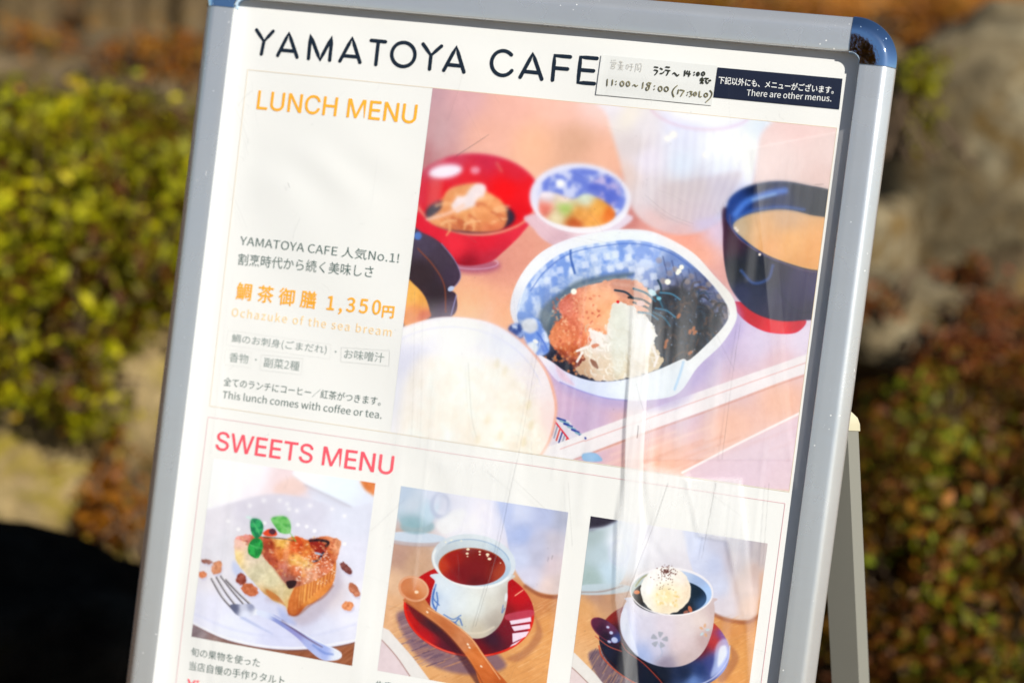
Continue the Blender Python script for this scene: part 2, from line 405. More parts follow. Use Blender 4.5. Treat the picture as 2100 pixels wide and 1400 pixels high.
    # dark dish with fried food
    P.poly([(820,470),(871,479),(907,500),(934,534),(946,564),(938,583),(924,594),(937,606),(926,650),(820,680)], field([(870,500,(84,72,92)),(910,530,(78,64,80)),(870,560,(62,46,50)),(900,600,(60,46,52)),(930,570,(76,60,80)),(920,640,(90,70,96))], 16), 4)
    P.line([(858,510),(890,545),(912,585),(915,640)], 3, (168,84,50), 3, .6)
    P.line([(907,500),(934,534),(946,564),(938,583),(924,594)], 2.5, (150,140,180), 3, .7)
    P.line([(937,606),(926,646)], 2.5, (170,170,220), 3, .8)
    P.ell(926, 592, 7, 5, (190,206,240), -30, 3); P.ell(858, 484, 8, 8, (96,130,200), 0, 5)
    P.poly([(830,575),(852,585),(872,608),(882,636),(880,652),(830,668)], tex(field([(845,610,(240,186,98)),(870,620,(236,170,84)),(870,648,(216,104,50)),(850,640,(232,150,76))], 12), 14, 8), 4)
    # main bowl
    out = [(1048,636),(1064,575),(1107,521),(1171,489),(1250,473),(1311,471),(1357,482),(1421,518),(1464,564),(1500,604),(1511,636),(1507,664),(1479,707),(1432,752),(1396,802),(1357,817),(1286,821),(1232,814),(1179,796),(1143,779),(1112,740),(1071,685)]
    P.poly([(x + 12, y + 20) for x, y in out], (184,170,214), 26, .7)
    P.poly(out, field([(1055,620,(228,230,238)),(1080,560,(240,242,246)),(1170,495,(238,240,248)),(1300,480,(236,242,250)),(1400,500,(236,236,238)),(1490,600,(232,230,226)),(1500,660,(238,238,238)),(1440,740,(238,240,242)),(1380,790,(228,234,240)),(1300,805,(232,238,248)),(1200,795,(216,224,250)),(1140,770,(226,222,246)),(1110,735,(244,240,250))], 26), 3)
    P.line([(1150,783),(1190,800),(1240,815),(1290,821)], 3, (150,140,206), 3, .7)
    P.line([(1402,742),(1394,770),(1384,798)], 5, (166,204,238), 4, .8)
    P.poly([(1140,745),(1150,775),(1180,790),(1160,765)], (232,200,216), 8, .8)
    inn = [(1062,643),(1079,589),(1118,543),(1171,511),(1250,495),(1314,493),(1375,511),(1421,543),(1464,586),(1491,625),(1494,650),(1475,679),(1417,735),(1400,735),(1357,754),(1304,773),(1243,782),(1200,777),(1161,761),(1136,743),(1104,722),(1078,690)]
    P.clipm = P.polymask(inn, 3)
    P.poly([(1000,440),(1550,440),(1550,850),(1000,850)], tex(field([(1080,620,(172,196,236)),(1110,560,(150,178,232)),(1180,530,(152,182,236)),(1260,515,(150,180,236)),(1320,520,(180,202,244)),(1400,540,(120,144,200)),(1450,590,(84,96,140)),(1480,640,(92,96,120)),(1200,570,(110,140,190)),(1100,690,(70,80,110)),(1300,570,(126,140,180)),(1140,640,(96,110,130)),
              (1400,600,(84,84,104)),(1420,680,(30,34,46)),(1380,720,(26,30,42)),(1150,740,(44,44,58)),(1440,660,(44,46,62))], 22), 14, 14, 12), 1, smooth=False)
    P.poly([(1040,460),(1380,460),(1330,600),(1150,640),(1060,700)], two((120,152,222), (226,236,252), 17, 8, .52, 3.2), 30, .62, smooth=False)
    for r_ in range(3):
        for k in range(12):
            t = k / 11; x = 1082 + 285 * t; y = 603 - 96 * math.sin(math.pi * min(1, t * .8 + .2)) + r_ * 25 + (k % 2) * 9
            for q in range(4):
                P.ell(x + r_ * 8 + 4.5 * math.cos(q * 1.57 + .6), y - 14 + 4.5 * math.sin(q * 1.57 + .6), 4.2, 4.2, (240,246,255), 0, 5, .5)
    P.line([(1171,505),(1172,530),(1180,560)], 5, (60,96,170), 4, .8)
    P.line([(1090,596),(1120,556),(1171,520),(1250,503),(1314,501),(1375,519),(1421,551)], 3, (72,104,186), 3, .5)
    for a_ in range(9):                                  # glimpses of the net pattern at the right wall
        for b_ in range(7):
            x = 1352 + a_ * 17 + b_ * 5 + RNG.normal() * 2; y = 535 + b_ * 19 + a_ * 8 + RNG.normal() * 2
            P.ell(x, y, 6.5, 6, [(166,146,140),(150,158,196),(186,160,138),(120,122,150)][(a_ * 3 + b_) % 4], 35, 6, .5)
            P.line([(x + 8, y - 8), (x + 12, y + 9)], 2.4, (44,50,86), 3, .4)
    P.poly([(1110,640),(1150,600),(1200,572),(1300,560),(1240,590),(1170,620),(1130,700),(1115,700)], (92,108,118), 12, .75)
    P.ring(1270, 690, 150, 118, 5, (150,165,170), 0, 8, .5, 190, 290)
    # seaweed heap
    P.poly([(1320,640),(1350,600),(1400,590),(1450,630),(1478,650),(1470,690),(1420,740),(1360,762),(1330,720)], tex((34,38,50), 8, 22, 21, sx=2), 14, .9)
    cols = [(20,26,36),(30,36,50),(66,54,54),(92,70,60),(36,62,86),(14,18,26),(28,48,60)]
    for k in range(210):
        x = 1322 + RNG.random() * 160; y = 588 + RNG.random() * 168; a = RNG.normal() * .7 + (.8 if k % 3 else -.7); L = 14 + RNG.random() * 32
        if (x - 1400) ** 2 / 92 ** 2 + (y - 680) ** 2 / 88 ** 2 > 1: continue
        w_ = 2.5 + RNG.random() * 4.5; so = 2 + max(0, 700 - y) * .03
        P.line([(x, y), (x + L * .5 * math.cos(a), y + L * .5 * math.sin(a) - 4), (x + L * math.cos(a + .4), y + L * math.sin(a + .4))], w_, cols[k % 7] if y > 640 else cols[(k % 4) + 1], so, .72, w_ * .4)
    for k in range(7):
        x = 1360 + RNG.random() * 90; y = 640 + RNG.random() * 90
        P.ell(x, y, 3.5, 6, (206,126,74), RNG.random() * 60, 4, .8)
    for k in range(30):
        x = 1340 + RNG.random() * 130; y = 600 + RNG.random() * 130
        P.ell(x, y, 1.6, 1.6, (150,176,206), 0, 2, .55)
    # meat mound
    P.poly([(1128,700),(1136,668),(1152,650),(1148,622),(1178,596),(1221,582),(1258,573),(1309,577),(1334,600),(1330,640),(1300,660),(1260,700),(1215,735),(1196,757),(1158,734)],
           tex(tex(field([(1160,620,(206,116,100)),(1150,690,(222,138,96)),(1190,620,(226,146,122)),(1230,600,(244,186,160)),(1240,640,(242,170,120)),(1280,590,(214,150,130)),(1310,600,(240,180,148)),(1200,690,(224,128,90)),(1170,720,(206,110,66)),(1190,745,(120,60,50)),(1190,660,(226,132,104))], 16), 16, 26, 31, 4), 5, 14, 32, 2), 5, rough=5, rs=9)
    P.poly([(1196,600),(1236,590),(1270,600),(1262,640),(1240,690),(1206,690),(1190,650)], tex((248,190,146), 16, 16, 9), 26, .7)
    for k in range(260):
        x = 1134 + RNG.random() * 100; y = 606 + RNG.random() * 140
        P.ell(x, y, 1.5 + RNG.random() * 3, 1.3 + RNG.random() * 2, [(242,178,138),(190,88,70),(252,206,170),(214,120,90)][k % 4], RNG.random() * 180, 2.5, .42)
    P.line([(1150,722),(1175,742),(1200,750)], 12, (120,52,40), 10, .6); P.line([(1262,582),(1300,588),(1322,606)], 7, (252,214,196), 7, .5)
    P.poly([(1255,578),(1290,572),(1308,590),(1320,612),(1290,612),(1262,600)], (198,146,130), 8, .6)
    for k in range(26):
        x = 1112 + RNG.random() * 100; y = 722 + RNG.random() * 52
        P.ell(x, y, 3, 3, (206,126,76), 0, 3, .8)
    P.line([(1180,752),(1210,768),(1235,775)], 8, (176,96,70), 8, .7)
    # grated radish
    rad = [(1250,650),(1256,628),(1270,620),(1298,628),(1306,640),(1322,642),(1338,662),(1347,688),(1341,708),(1352,724),(1358,748),(1304,772),(1240,782),(1205,772),(1180,757),(1200,738),(1192,716),(1212,702),(1210,674),(1243,684)]
    P.poly(rad, tex(tex(field([(1265,650,(226,226,214)),(1230,700,(238,230,226)),(1270,700,(222,222,214)),(1330,680,(248,246,242)),(1300,650,(240,240,236)),(1230,750,(224,206,184)),(1290,750,(226,214,190)),(1340,740,(214,194,160)),(1200,760,(206,170,140))], 16), 14, 9, 41), 4, 7, 42), 3, rough=5, rs=8)
    for k in range(120):
        x = 1200 + RNG.random() * 140; y = 665 + RNG.random() * 105; a = RNG.random() * 1.6 + .4
        P.line([(x, y), (x + 7 * math.cos(a + .5), y + 7 * math.sin(a + .5)), (x + 15 * math.cos(a), y + 15 * math.sin(a))], 3.2, [(252,250,246),(208,200,180),(244,240,232)][k % 3], 2.5, .5)
    P.poly([(1252,655),(1262,632),(1284,634),(1290,700),(1280,760),(1262,765),(1254,720)], tex((226,228,220), 16, 10, 4), 14, .6)
    P.poly([(1308,645),(1330,660),(1342,690),(1330,730),(1306,740),(1300,690)], (250,250,248), 8, .7)
    for x, y, a in ((1210,678,20),(1205,712,160),(1196,722,120),(1226,690,60),(1340,712,70),(1350,730,110)):
        P.line([(x, y), (x + 22 * math.cos(math.radians(a)), y + 22 * math.sin(math.radians(a)))], 5, (244,238,234), 2, .95)
    P.poly([(1212,736),(1224,742),(1228,756),(1216,748)], (130,82,64), 3, .8); P.poly([(1214,708),(1224,704),(1230,708),(1218,714)], (208,122,90), 3, .8)
    P.clipm = None
    for k, (x0, y0, x1, y1) in enumerate([(1335,600,1372,640),(1330,592,1360,630),(1345,632,1385,650),(1300,620,1350,650),(1350,575,1356,610),(1340,640,1375,668),(1355,600,1395,614),(1290,610,1340,628),(1262,595,1300,612),(1300,592,1345,618),(1310,640,1350,655)]):
        P.line([(x0, y0), ((x0 + x1) / 2 + 3, (y0 + y1) / 2 - 4), (x1, y1)], 4, [(26,54,74),(44,104,130),(70,130,160),(24,34,40)][k % 4], 2.5, .9)
    P.ell(1338, 600, 9, 6, (200,228,236), 30, 4); P.ell(1352, 612, 5, 4, (120,190,210), 0, 3)
    P.ell(1268, 619, 3, 3, (214,30,40), 0, 2); P.ell(1315, 622, 9, 6, (240,206,200), 0, 4)
    for x, y, r in ((1370,578,6),(1393,556,5),(1398,548,5),(1390,560,4),(1178,598,6)): P.ell(x, y, r, r, (255,252,236), soft=4)
    P.line(inn[:11], 2.5, (250,250,252), 3, .6)
    # little porcelain knob on the rim
    P.ell(1061, 679, 18, 16, two((62,84,150), (150,172,224), 12, 4), 25, 7)
    P.poly([(1078,660),(1092,650),(1110,662),(1126,690),(1130,714),(1118,728),(1098,726),(1086,712),(1078,690)], two((118,152,226), (214,226,250), 15, 8, .5, 3), 6, rough=3, rs=12)
    P.ell(1088, 668, 17, 15, tex((216,220,228), 10, 16, 3), 20, 9); P.ell(1093, 714, 12, 13, (232,240,253), 0, 7)
    for k in range(7): P.line([(1102 + k * 3, 680 + k * 4), (1112 + k * 2, 694 + k * 4), (1110 + k, 708 + k * 2)], 2.4, (80,118,206), 3, .55)
    P.ell(1100, 700, 6, 4, (255,255,255), 30, 4); P.ell(1057, 670, 6, 3, (206,220,246), 20, 4)
    # folded patterned paper
    P.poly([(1139,852),(1168,862),(1192,894),(1126,918),(1118,900)], (226,220,230), 2, smooth=False)
    for k in range(7):
        P.line([(1142 + k * 8, 856 + k * 6), (1160 + k * 7, 862 + k * 6)], 4, [(40,60,150),(130,170,190)][k % 2], 1.5, smooth=False)
        P.line([(1139 + k * 5, 868 + k * 6), (1132 + k * 5, 892 + k * 5)], 3, [(40,52,130),(150,160,180),(214,70,60)][k % 3], 1.5, smooth=False)
    P.line([(1138,862),(1172,906)], 3, (222,40,60), 1.5); P.poly([(1196,930),(1222,928),(1236,944),(1200,944)], (150,190,226), 3)
    P.poly([(1100,945),(1118,918),(1200,888),(1200,925),(1171,943)], (240,236,238), 2, smooth=False)
    P.line([(1150,920),(1200,902)], 2, (226,170,168), 2, .8)
    # rice bowl
    rice = [(908,650),(998,659),(1063,695),(1114,754),(1134,806),(1138,846),(1127,896),(1105,935),(1060,1000),(700,1000),(700,740),(780,690),(833,668)]
    P.poly([(x + 6, y) for x, y in rice], (240,186,168), 7)
    P.poly(rice, tex(field([(850,680,(246,244,252)),(940,665,(246,246,252)),(1040,700,(232,234,246)),(1110,780,(240,232,236)),(1130,860,(248,224,222)),(850,740,(216,216,234)),(830,820,(230,230,240)),(900,760,(250,249,250)),(960,780,(250,246,244)),(1020,800,(240,238,236)),(1060,860,(244,234,220)),(1000,900,(248,236,226)),(920,850,(252,244,236)),(860,860,(244,240,240)),(900,910,(242,242,246)),(1080,900,(240,230,214))], 30), 24, 3, 5), 4)
    P.ring(925, 838, 194, 168, 2.5, (206,208,236), 0, 3, .6, 215, 345)
    P.poly([(850,745),(900,728),(960,735),(1020,740),(1075,790),(1105,850),(1100,940),(850,960),(820,850)], tex(tex((248,240,230), 34, 14, 15, 4, (1, 1.1, 1.6)), 9, 7, 17, 3, (1, 1.1, 1.6)), 30, .75)
    for k in range(240):
        x = 890 + RNG.random() * 215; y = 745 + RNG.random() * 190; a = RNG.random() * 180
        P.ell(x, y, 6, 2.6, [(255,253,248),(238,230,212),(252,246,236)][k % 3], a, 3.5, .28)
    for x, y in ((1085,830),(1090,872),(1075,905),(1027,893),(1036,760),(1020,745),(980,900),(1000,860)): P.ell(x, y, 5, 10, (224,210,170), 15, 9, .45)
    P.dof = lambda X, Y: np.maximum(np.clip((520 - Y) / 110, 0, .9) * np.clip(1.25 - np.clip(X - 1500, 0, 400) / 220, .25, 1), np.clip((1120 - X) / 120, 0, .75) * np.clip((Y - 630) / 60, 0, 1)) 
    return P.image('lunch_print')

def paint_tart():
    P = Paint(-277.5, -113.6, -321.6, -148.5, 2.3)
    P.frame(380, 900, 2.8)
    P.poly([(-300,-200),(1500,-200),(1500,1800),(-300,1800)], tex(field([(180,200,(247,245,250)),(400,200,(245,241,248)),(560,250,(240,220,222)),(620,300,(228,216,224)),(800,350,(224,226,240)),(130,420,(244,242,248))], 60), 60, 3), 1, smooth=False)
    P.poly([(530,260),(640,215),(700,290),(620,330),(520,310)], (236,206,196), 40, .7)
    P.poly([(640,180),(1100,230),(1110,450),(1068,440),(860,338),(700,262)], field([(700,230,(240,244,252)),(900,280,(232,240,250)),(1040,380,(226,230,244))], 80), 6)
    P.line([(690,262),(860,344),(1075,450)], 7, (150,140,150), 8, .7); P.line([(720,300),(860,362),(1040,440)], 26, (206,206,220), 22, .5)
    P.poly([(1010,225),(1120,225),(1110,330),(1060,310),(1025,280)], tex((222,134,76), 20, 20), 10)
    # table under the plate
    P.poly([(-20,1000),(1100,1050),(1100,1500),(-60,1500)], tex(field([(80,1100,(140,124,130)),(200,1150,(150,122,116)),(420,1220,(160,110,84)),(700,1260,(150,92,66)),(950,1240,(156,96,66))], 70), 16, 22, 11, sx=.5, sy=5, ang=55), 4, smooth=False)
    pl = [(-20,1010),(60,1062),(250,1150),(500,1200),(740,1200),(980,1160),(1200,1060),(1200,420),(900,390),(640,325),(460,318),(200,385),(40,450),(-60,700)]
    P.poly([(x, y + 10) for x, y in pl], (120,84,80), 14, .6)
    P.poly(pl, tex(field([(150,460,(228,224,232)),(400,380,(216,212,224)),(700,400,(216,214,228)),(950,450,(222,224,238)),(950,700,(226,226,240)),(250,620,(222,220,228)),(150,800,(226,222,230)),(130,950,(226,226,242)),(300,1080,(230,232,248)),(560,1120,(216,218,242)),(800,1100,(222,224,242)),(950,1000,(232,232,246)),(850,900,(214,204,210)),(700,1000,(208,208,230)),(500,950,(214,216,238)),(1050,900,(238,236,246))], 60), 50, 3, 4), 5)
    P.line([(40,1050),(250,1140),(500,1190),(740,1190),(980,1150)], 14, (242,242,252), 10, .8)
    P.line([(60,1000),(280,1090),(520,1130),(760,1120),(980,1060)], 10, (204,208,234), 22, .5)
    for x, y in ((455,350),(375,380),(600,400),(645,410),(720,380),(845,400),(915,440),(250,470),(310,515),(745,525),(915,600),(460,480),(590,370),(545,350),(700,500),(650,490)): P.ell(x, y, 12, 11, (250,248,250), 0, 8, .75)
    # shadow
    P.poly([(480,900),(560,950),(640,1060),(760,1030),(860,900),(900,820),(840,700)], (196,186,200), 50, .8)
    P.poly([(540,960),(600,1010),(640,1060),(560,1040)], (176,186,226), 34, .8); P.poly([(280,700),(330,740),(320,800),(280,760)], (190,200,232), 30, .8)
    # cut face
    P.poly([(286,600),(300,566),(360,560),(470,660),(560,760),(640,850),(610,1000),(575,955),(540,940),(480,905),(380,800),(300,700)],
           tex(tex(field([(310,590,(236,196,182)),(300,680,(240,214,150)),(380,680,(226,210,190)),(420,760,(214,206,176)),(500,820,(222,214,180)),(560,880,(214,196,150)),(600,960,(226,190,130)),(480,900,(206,156,100))], 34), 26, 20, 5), 7, 12, 6), 7, rough=5)
    # crust
    P.poly([(470,860),(540,900),(575,950),(560,940),(490,905)], (196,128,70), 8)
    P.poly([(640,840),(740,806),(830,756),(866,690),(862,790),(830,862),(750,930),(700,955),(650,1006),(612,1008),(590,985),(604,920)], tex(field([(620,950,(206,116,56)),(690,890,(232,160,84)),(760,860,(226,146,76)),(830,790,(214,130,66)),(640,1000,(170,84,40))], 30), 18, 16, 8), 5)
    for k in range(13):
        x = 632 + k * 18.5 + RNG.normal() * 2; y1 = 985 - k * 15.5; y0 = 850 - k * 8.5
        P.line([(x + 3, y0), (x - 3, (y0 + y1) / 2), (x - 8, y1)], 5 + RNG.random() * 4, (168,84,42), 9, .6)
        P.line([(x + 12, y0), (x + 6, (y0 + y1) / 2), (x + 1, y1 - 6)], 5, (246,192,124), 8, .5)
    P.poly([(596,925),(640,840),(668,838),(650,930),(640,1004),(605,1004)], tex((206,120,62), 14, 22, 4), 8, .7)
    P.line([(600,1004),(650,1006),(720,950),(800,900),(850,840)], 12, (140,70,40), 14, .5)
    # top
    P.poly([(296,570),(340,548),(400,545),(470,560),(560,572),(640,556),(720,578),(800,556),(888,578),(886,640),(868,700),(828,764),(740,812),(650,842),(600,846),(540,770),(470,690),(400,610)],
           tex(tex(field([(340,570,(226,150,140)),(420,580,(206,110,80)),(480,620,(160,60,36)),(560,600,(240,190,100)),(560,660,(222,130,66)),(640,620,(206,90,40)),(500,700,(190,90,66)),(560,740,(196,110,90)),(640,690,(236,190,110)),(700,650,(214,120,56)),(760,680,(206,96,50)),(820,640,(190,90,50)),(720,760,(232,170,140)),(800,740,(206,120,86)),(860,620,(226,160,120)),(610,800,(150,90,80)),(640,760,(206,110,70)),(700,720,(240,200,130))], 22), 22, 34, 15, 4), 7, 20, 16), 6, rough=6, rs=14)
    P.poly([(380,600),(470,590),(500,680),(560,780),(600,840),(560,810),(480,700)], (168,84,66), 18, .5)
    P.poly([(716,580),(770,570),(826,586),(816,620),(790,660),(740,640)], (150,40,26), 8); P.line([(720,580),(770,578),(822,590),(812,612)], 16, (44,30,36), 6); P.line([(795,650),(770,690),(740,700)], 12, (60,50,70), 6); P.ell(765, 655, 22, 6, (160,180,206), 15, 5)
    P.poly([(585,815),(640,810),(636,840),(600,856)], (52,28,34), 6)
    P.poly([(640,560),(670,575),(680,620),(650,610)], (206,84,36), 6)
    for k in range(170):
        x = 640 + RNG.random() * 240; y = 620 + RNG.random() * 210
        if x - y * .4 > 560 or x + y < 1370: continue
        P.ell(x, y, 3 + RNG.random() * 4, 3, (250,236,228), 0, 3, .75)
    for k in range(150):
        x = 320 + RNG.random() * 540; y = 560 + RNG.random() * 230
        if y - 560 > (x - 300) * .9 or y > 800 - (x - 640) * .25 and x > 640: continue
        P.ell(x, y, 4 + RNG.random() * 12, 3 + RNG.random() * 6, [(150,54,30),(236,160,84),(250,214,150),(206,96,50),(120,44,30)][k % 5], RNG.random() * 60 - 20, 8, .4)
    for k in range(22):
        x = 460 + RNG.random() * 330; y = 580 + RNG.random() * 170
        if y - 560 > (x - 330) * .8: continue
        P.ell(x, y, 9, 3, (255,232,206), -20 + RNG.random() * 40, 6, .55)
    # fruit, mint
    P.poly([(450,540),(480,515),(520,518),(530,550),(480,556)], (222,80,46), 5); P.ell(505, 528, 20, 18, (56,40,66), 0, 6, .8)
    P.line([(450,560),(540,566),(640,582)], 5, (96,84,50), 3)
    for pts, c1, c2 in (([(383,458),(432,460),(454,500),(438,555),(402,562),(380,520)],(58,170,104),(36,128,84)),([(498,452),(570,440),(606,472),(606,536),(552,536),(520,500)],(122,196,110),(84,168,80)),([(370,600),(402,566),(442,576),(450,625),(420,682),(368,655)],(54,172,84),(34,134,66))):
        P.poly(pts, two(c1, c2, 26, 4), 4)
        cx = sum(p[0] for p in pts) / 6; cy = sum(p[1] for p in pts) / 6
        P.line([pts[0], (cx, cy), pts[3]], 4, (150,214,150), 3, .6)
    P.line([(600,530),(640,585)], 4, (110,190,90), 3); P.ell(370, 448, 18, 6, (206,236,226), 10, 6)
    # nuts
    for x, y, rx, ry, a, c in ((185,735,30,40,20,(206,140,104)),(130,700,32,14,10,(150,96,84)),(105,775,22,22,0,(206,120,76)),(325,800,30,32,0,(150,76,62)),(375,862,50,34,20,(196,112,76)),(925,740,20,42,-40,(120,66,60)),(970,862,24,46,-35,(190,120,90)),(935,955,34,26,0,(226,150,104))):
        P.ell(x + 6, y + 14, rx, ry, (196,192,216), a, 16, .6)
        P.ell(x, y, rx, ry, tex(tex(c, 14, 36, int(x)), 6, 16, 3), a, 5, rough=7, rs=14, seed=int(y))
    # fork
    P.line([(330,1020),(420,1070),(505,1115)], 18, (176,186,222), 18, .8, 4)
    for pts in ([(157,800),(215,900),(280,975)], [(186,792),(240,880),(305,965)], [(211,786),(275,868),(345,950)], [(240,806),(310,880),(378,945)]):
        P.line([(x + 8, y + 8) for x, y in pts], 8, (176,182,206), 6, .6)
        P.line(pts, 13, (104,98,104), 4); P.line([(x + 3, y - 3) for x, y in pts], 5, (232,230,232), 3, .9)
    P.poly([(262,950),(330,944),(386,944),(412,972),(445,990),(420,1004),(350,1018),(300,1006)], field([(290,970,(100,104,130)),(340,965,(206,208,226)),(380,960,(150,154,180)),(350,1000,(226,230,246)),(420,990,(240,242,250))], 18), 4)
    P.poly([(430,978),(520,1008),(640,1088),(760,1158),(850,1192),(898,1222),(898,1252),(856,1268),(790,1264),(716,1210),(640,1132),(520,1048),(420,1004)], field([(450,990,(220,226,246)),(560,1040,(140,150,206)),(640,1110,(150,150,206)),(720,1170,(176,186,232)),(800,1220,(160,176,232)),(870,1240,(236,240,252)),(760,1240,(190,200,240))], 34), 4)
    P.line([(560,1040),(640,1096),(720,1150),(790,1190)], 12, (104,84,110), 8, .8, 6); P.line([(500,1006),(640,1086),(760,1154),(880,1214)], 5, (240,244,255), 4, .9)
    P.line([(740,1180),(800,1222),(850,1232)], 14, (116,140,206), 12, .6)
    P.dof = lambda X, Y: np.clip((1085 - Y) / 60, 0, .9)
    return P.image('tart_print')

def wood_lines(P, xr, yr, ang, n, c, w=4, al=.5, seed=1, L=70):
    r = np.random.default_rng(seed); a = math.radians(ang)
    for k in range(n):
        x = xr[0] + r.random() * (xr[1] - xr[0]); y = yr[0] + r.random() * (yr[1] - yr[0]); l = L * (.5 + r.random())
        P.line([(x, y), (x + l * math.cos(a), y + l * math.sin(a))], w * (.5 + r.random() * .7), c[k % len(c)], 3, al, smooth=False)

def paint_tea():
    P = Paint(-88.4, 72.8, -321.6, -147.4, 2.3)
    P.frame(750, 950, 3.111)
    P.poly([(-300,-300),(1900,-300),(1900,2200),(-300,2200)], tex(field([(250,200,(200,204,220)),(400,200,(206,212,228)),(600,230,(226,226,240)),(750,300,(238,234,246)),(650,400,(240,238,246)),(900,250,(200,208,236)),(220,600,(190,152,138)),(300,640,(206,168,140)),(180,760,(226,190,158)),(150,900,(224,178,138)),
          (250,1000,(220,170,128)),(1150,900,(206,140,92)),(1200,1000,(224,160,98)),(1100,1200,(226,166,106)),(1000,1350,(222,160,100)),(700,1350,(214,154,100)),(450,1300,(224,170,118))], 60), 40, 6), 1, smooth=False)
    # cup behind
    P.ell(310, 480, 210, 44, (222,226,236), 3, 14); P.ell(310, 500, 200, 30, (176,150,146), 3, 22, .6)
    P.ell(320, 470, 190, 34, (206,216,230), 3, 12); P.ell(330, 400, 110, 50, (150,180,190), 0, 24, .8)
    P.poly([(190,120),(460,150),(470,260),(440,350),(380,400),(280,405),(210,360),(180,200)], field([(230,200,(190,204,222)),(300,260,(206,214,226)),(400,300,(200,218,232)),(300,390,(150,182,192)),(440,200,(216,220,236))], 40), 18)
    P.ring(480, 265, 55, 72, 26, (186,192,214), 10, 12, .85); P.ring(492, 255, 50, 66, 9, (236,238,248), 10, 8, .8)
    P.poly([(450,380),(560,300),(640,300),(600,400),(500,450)], (240,240,240), 30, .7)
    # pot behind
    P.poly([(862,120),(1350,160),(1330,780),(1236,832),(1120,822),(1020,770),(940,640),(900,450)], tex(field([(900,300,(186,200,238)),(1000,300,(206,212,236)),(1150,330,(190,198,228)),(1260,350,(180,184,206)),(1000,450,(176,190,228)),(1100,500,(196,198,220)),(1200,500,(206,200,212)),(1000,600,(206,212,236)),(1100,600,(196,196,216)),(1200,650,(222,206,212)),(1050,720,(214,212,230)),(1180,780,(232,212,208)),(1250,760,(206,190,190))], 40), 60, 6, sy=.4), 16)
    P.line([(1020,780),(1120,838),(1240,846),(1340,800)], 22, (150,84,56), 20, .8)
    # mat and shadow
    wood_lines(P, (130, 1200), (900, 1400), -28, 520, [(240,196,144),(190,132,84),(250,212,166),(206,150,98)], 3.2, .5, 3)
    P.poly([(205,950),(250,1100),(340,1230),(520,1320),(720,1340),(900,1280),(700,1100),(400,950)], (128,100,118), 40, .85)
    wood_lines(P, (210, 620), (980, 1300), -20, 150, [(92,72,100),(172,140,140),(206,150,110)], 6, .6, 5, 80)
    P.poly([(1070,950),(1090,1060),(1010,1180),(900,1240),(1000,1250),(1130,1100)], (170,110,80), 30, .6)
    P.poly([(40,1010),(150,1060),(300,1230),(420,1390),(430,1440),(20,1440)], (228,224,222), 5, smooth=False)
    P.poly([(40,1080),(105,1120),(200,1220),(300,1370),(330,1440),(20,1440)], tex((222,206,210), 40, 5), 5, smooth=False)
    P.line([(60,1090),(110,1128),(200,1230),(290,1360)], 5, (150,110,100), 4, .9)
    # saucer
    P.ell(660, 935, 418, 292, field([(300,850,(176,14,20)),(280,1000,(190,24,26)),(400,700,(190,20,24)),(380,1100,(190,22,34)),(550,1150,(96,30,50)),(450,1020,(60,40,56)),(750,1180,(120,16,32)),(900,1050,(120,20,40)),(800,1120,(60,26,50)),(980,850,(196,14,30)),(1040,950,(170,20,40)),(930,780,(176,12,26)),(900,950,(140,20,30))], 50), 8, 5)
    P.ring(660, 935, 411, 286, 13, (226,44,28), 8, 6, .95, 350, 190); P.ring(660, 938, 409, 284, 4, (255,190,170), 8, 4, .7, 60, 130)
    for pts in ([(920,1000),(1056,975),(1058,1005),(930,1025)], [(932,1036),(1050,1020),(1052,1050),(950,1066)], [(938,1080),(1046,1066),(1024,1100),(940,1140)], [(936,1150),(1000,1116),(960,1150),(920,1168)]):
        P.poly(pts, (248,236,252), 5, .92, smooth=False)
    P.poly([(900,960),(1060,930),(1060,975),(915,998)], (206,96,120), 10, .6)
    P.line([(955,840),(1005,805)], 8, (246,190,150), 4, .9)
    # cup
    P.poly([(446,700),(444,750),(424,815),(414,900),(430,965),(480,1020),(560,1072),(660,1108),(750,1108),(830,1060),(880,985),(905,880),(908,815),(910,756),(926,704)],
           tex(field([(430,850,(186,206,232)),(480,900,(212,222,236)),(600,900,(226,232,236)),(700,900,(228,232,230)),(820,880,(214,212,204)),(890,850,(196,190,184)),(600,1040,(206,206,196)),(720,1080,(206,196,178)),(840,1020,(176,166,156)),(500,780,(222,230,238)),(800,800,(226,226,222)),(870,960,(190,180,170))], 50), 50, 3), 5)
    P.line([(520,1030),(620,1072),(740,1076),(820,1040)], 12, (226,214,196), 12, .7)
    P.ell(690, 622, 270, 172, field([(430,620,(206,214,222)),(690,460,(216,224,230)),(950,640,(214,222,230)),(690,790,(236,236,236))], 80), 8, 5)
    P.ring(690, 622, 258, 160, 14, (240,242,242), 8, 8, .9, 20, 200)
    P.ell(690, 632, 240, 146, field([(480,600,(196,204,210)),(690,500,(206,216,222)),(900,620,(196,212,226)),(900,700,(176,196,216))], 60), 8, 6)
    P.ring(690, 620, 232, 136, 6, (130,160,196), 8, 4, .7, 215, 350)
    P.ell(680, 655, 214, 119, field([(490,640,(196,66,34)),(560,600,(160,30,22)),(680,560,(130,30,24)),(700,650,(128,22,28)),(620,700,(122,20,30)),(800,600,(126,26,24)),(880,690,(170,70,44)),(700,760,(106,18,28)),(560,740,(150,26,34))], 45), 3, 5)
    P.ring(680, 655, 210, 115, 7, (180,110,56), 3, 5, .6, 150, 330)
    for x, y, r in ((655,545,11),(650,572,10),(652,590,6),(730,560,8),(730,578,7),(780,578,12),(792,606,12),(780,590,6),(548,488,6),(612,490,6),(512,500,5),(862,632,5)): P.ell(x, y, r, r * .7, (255,246,214), 0, 4, .95)
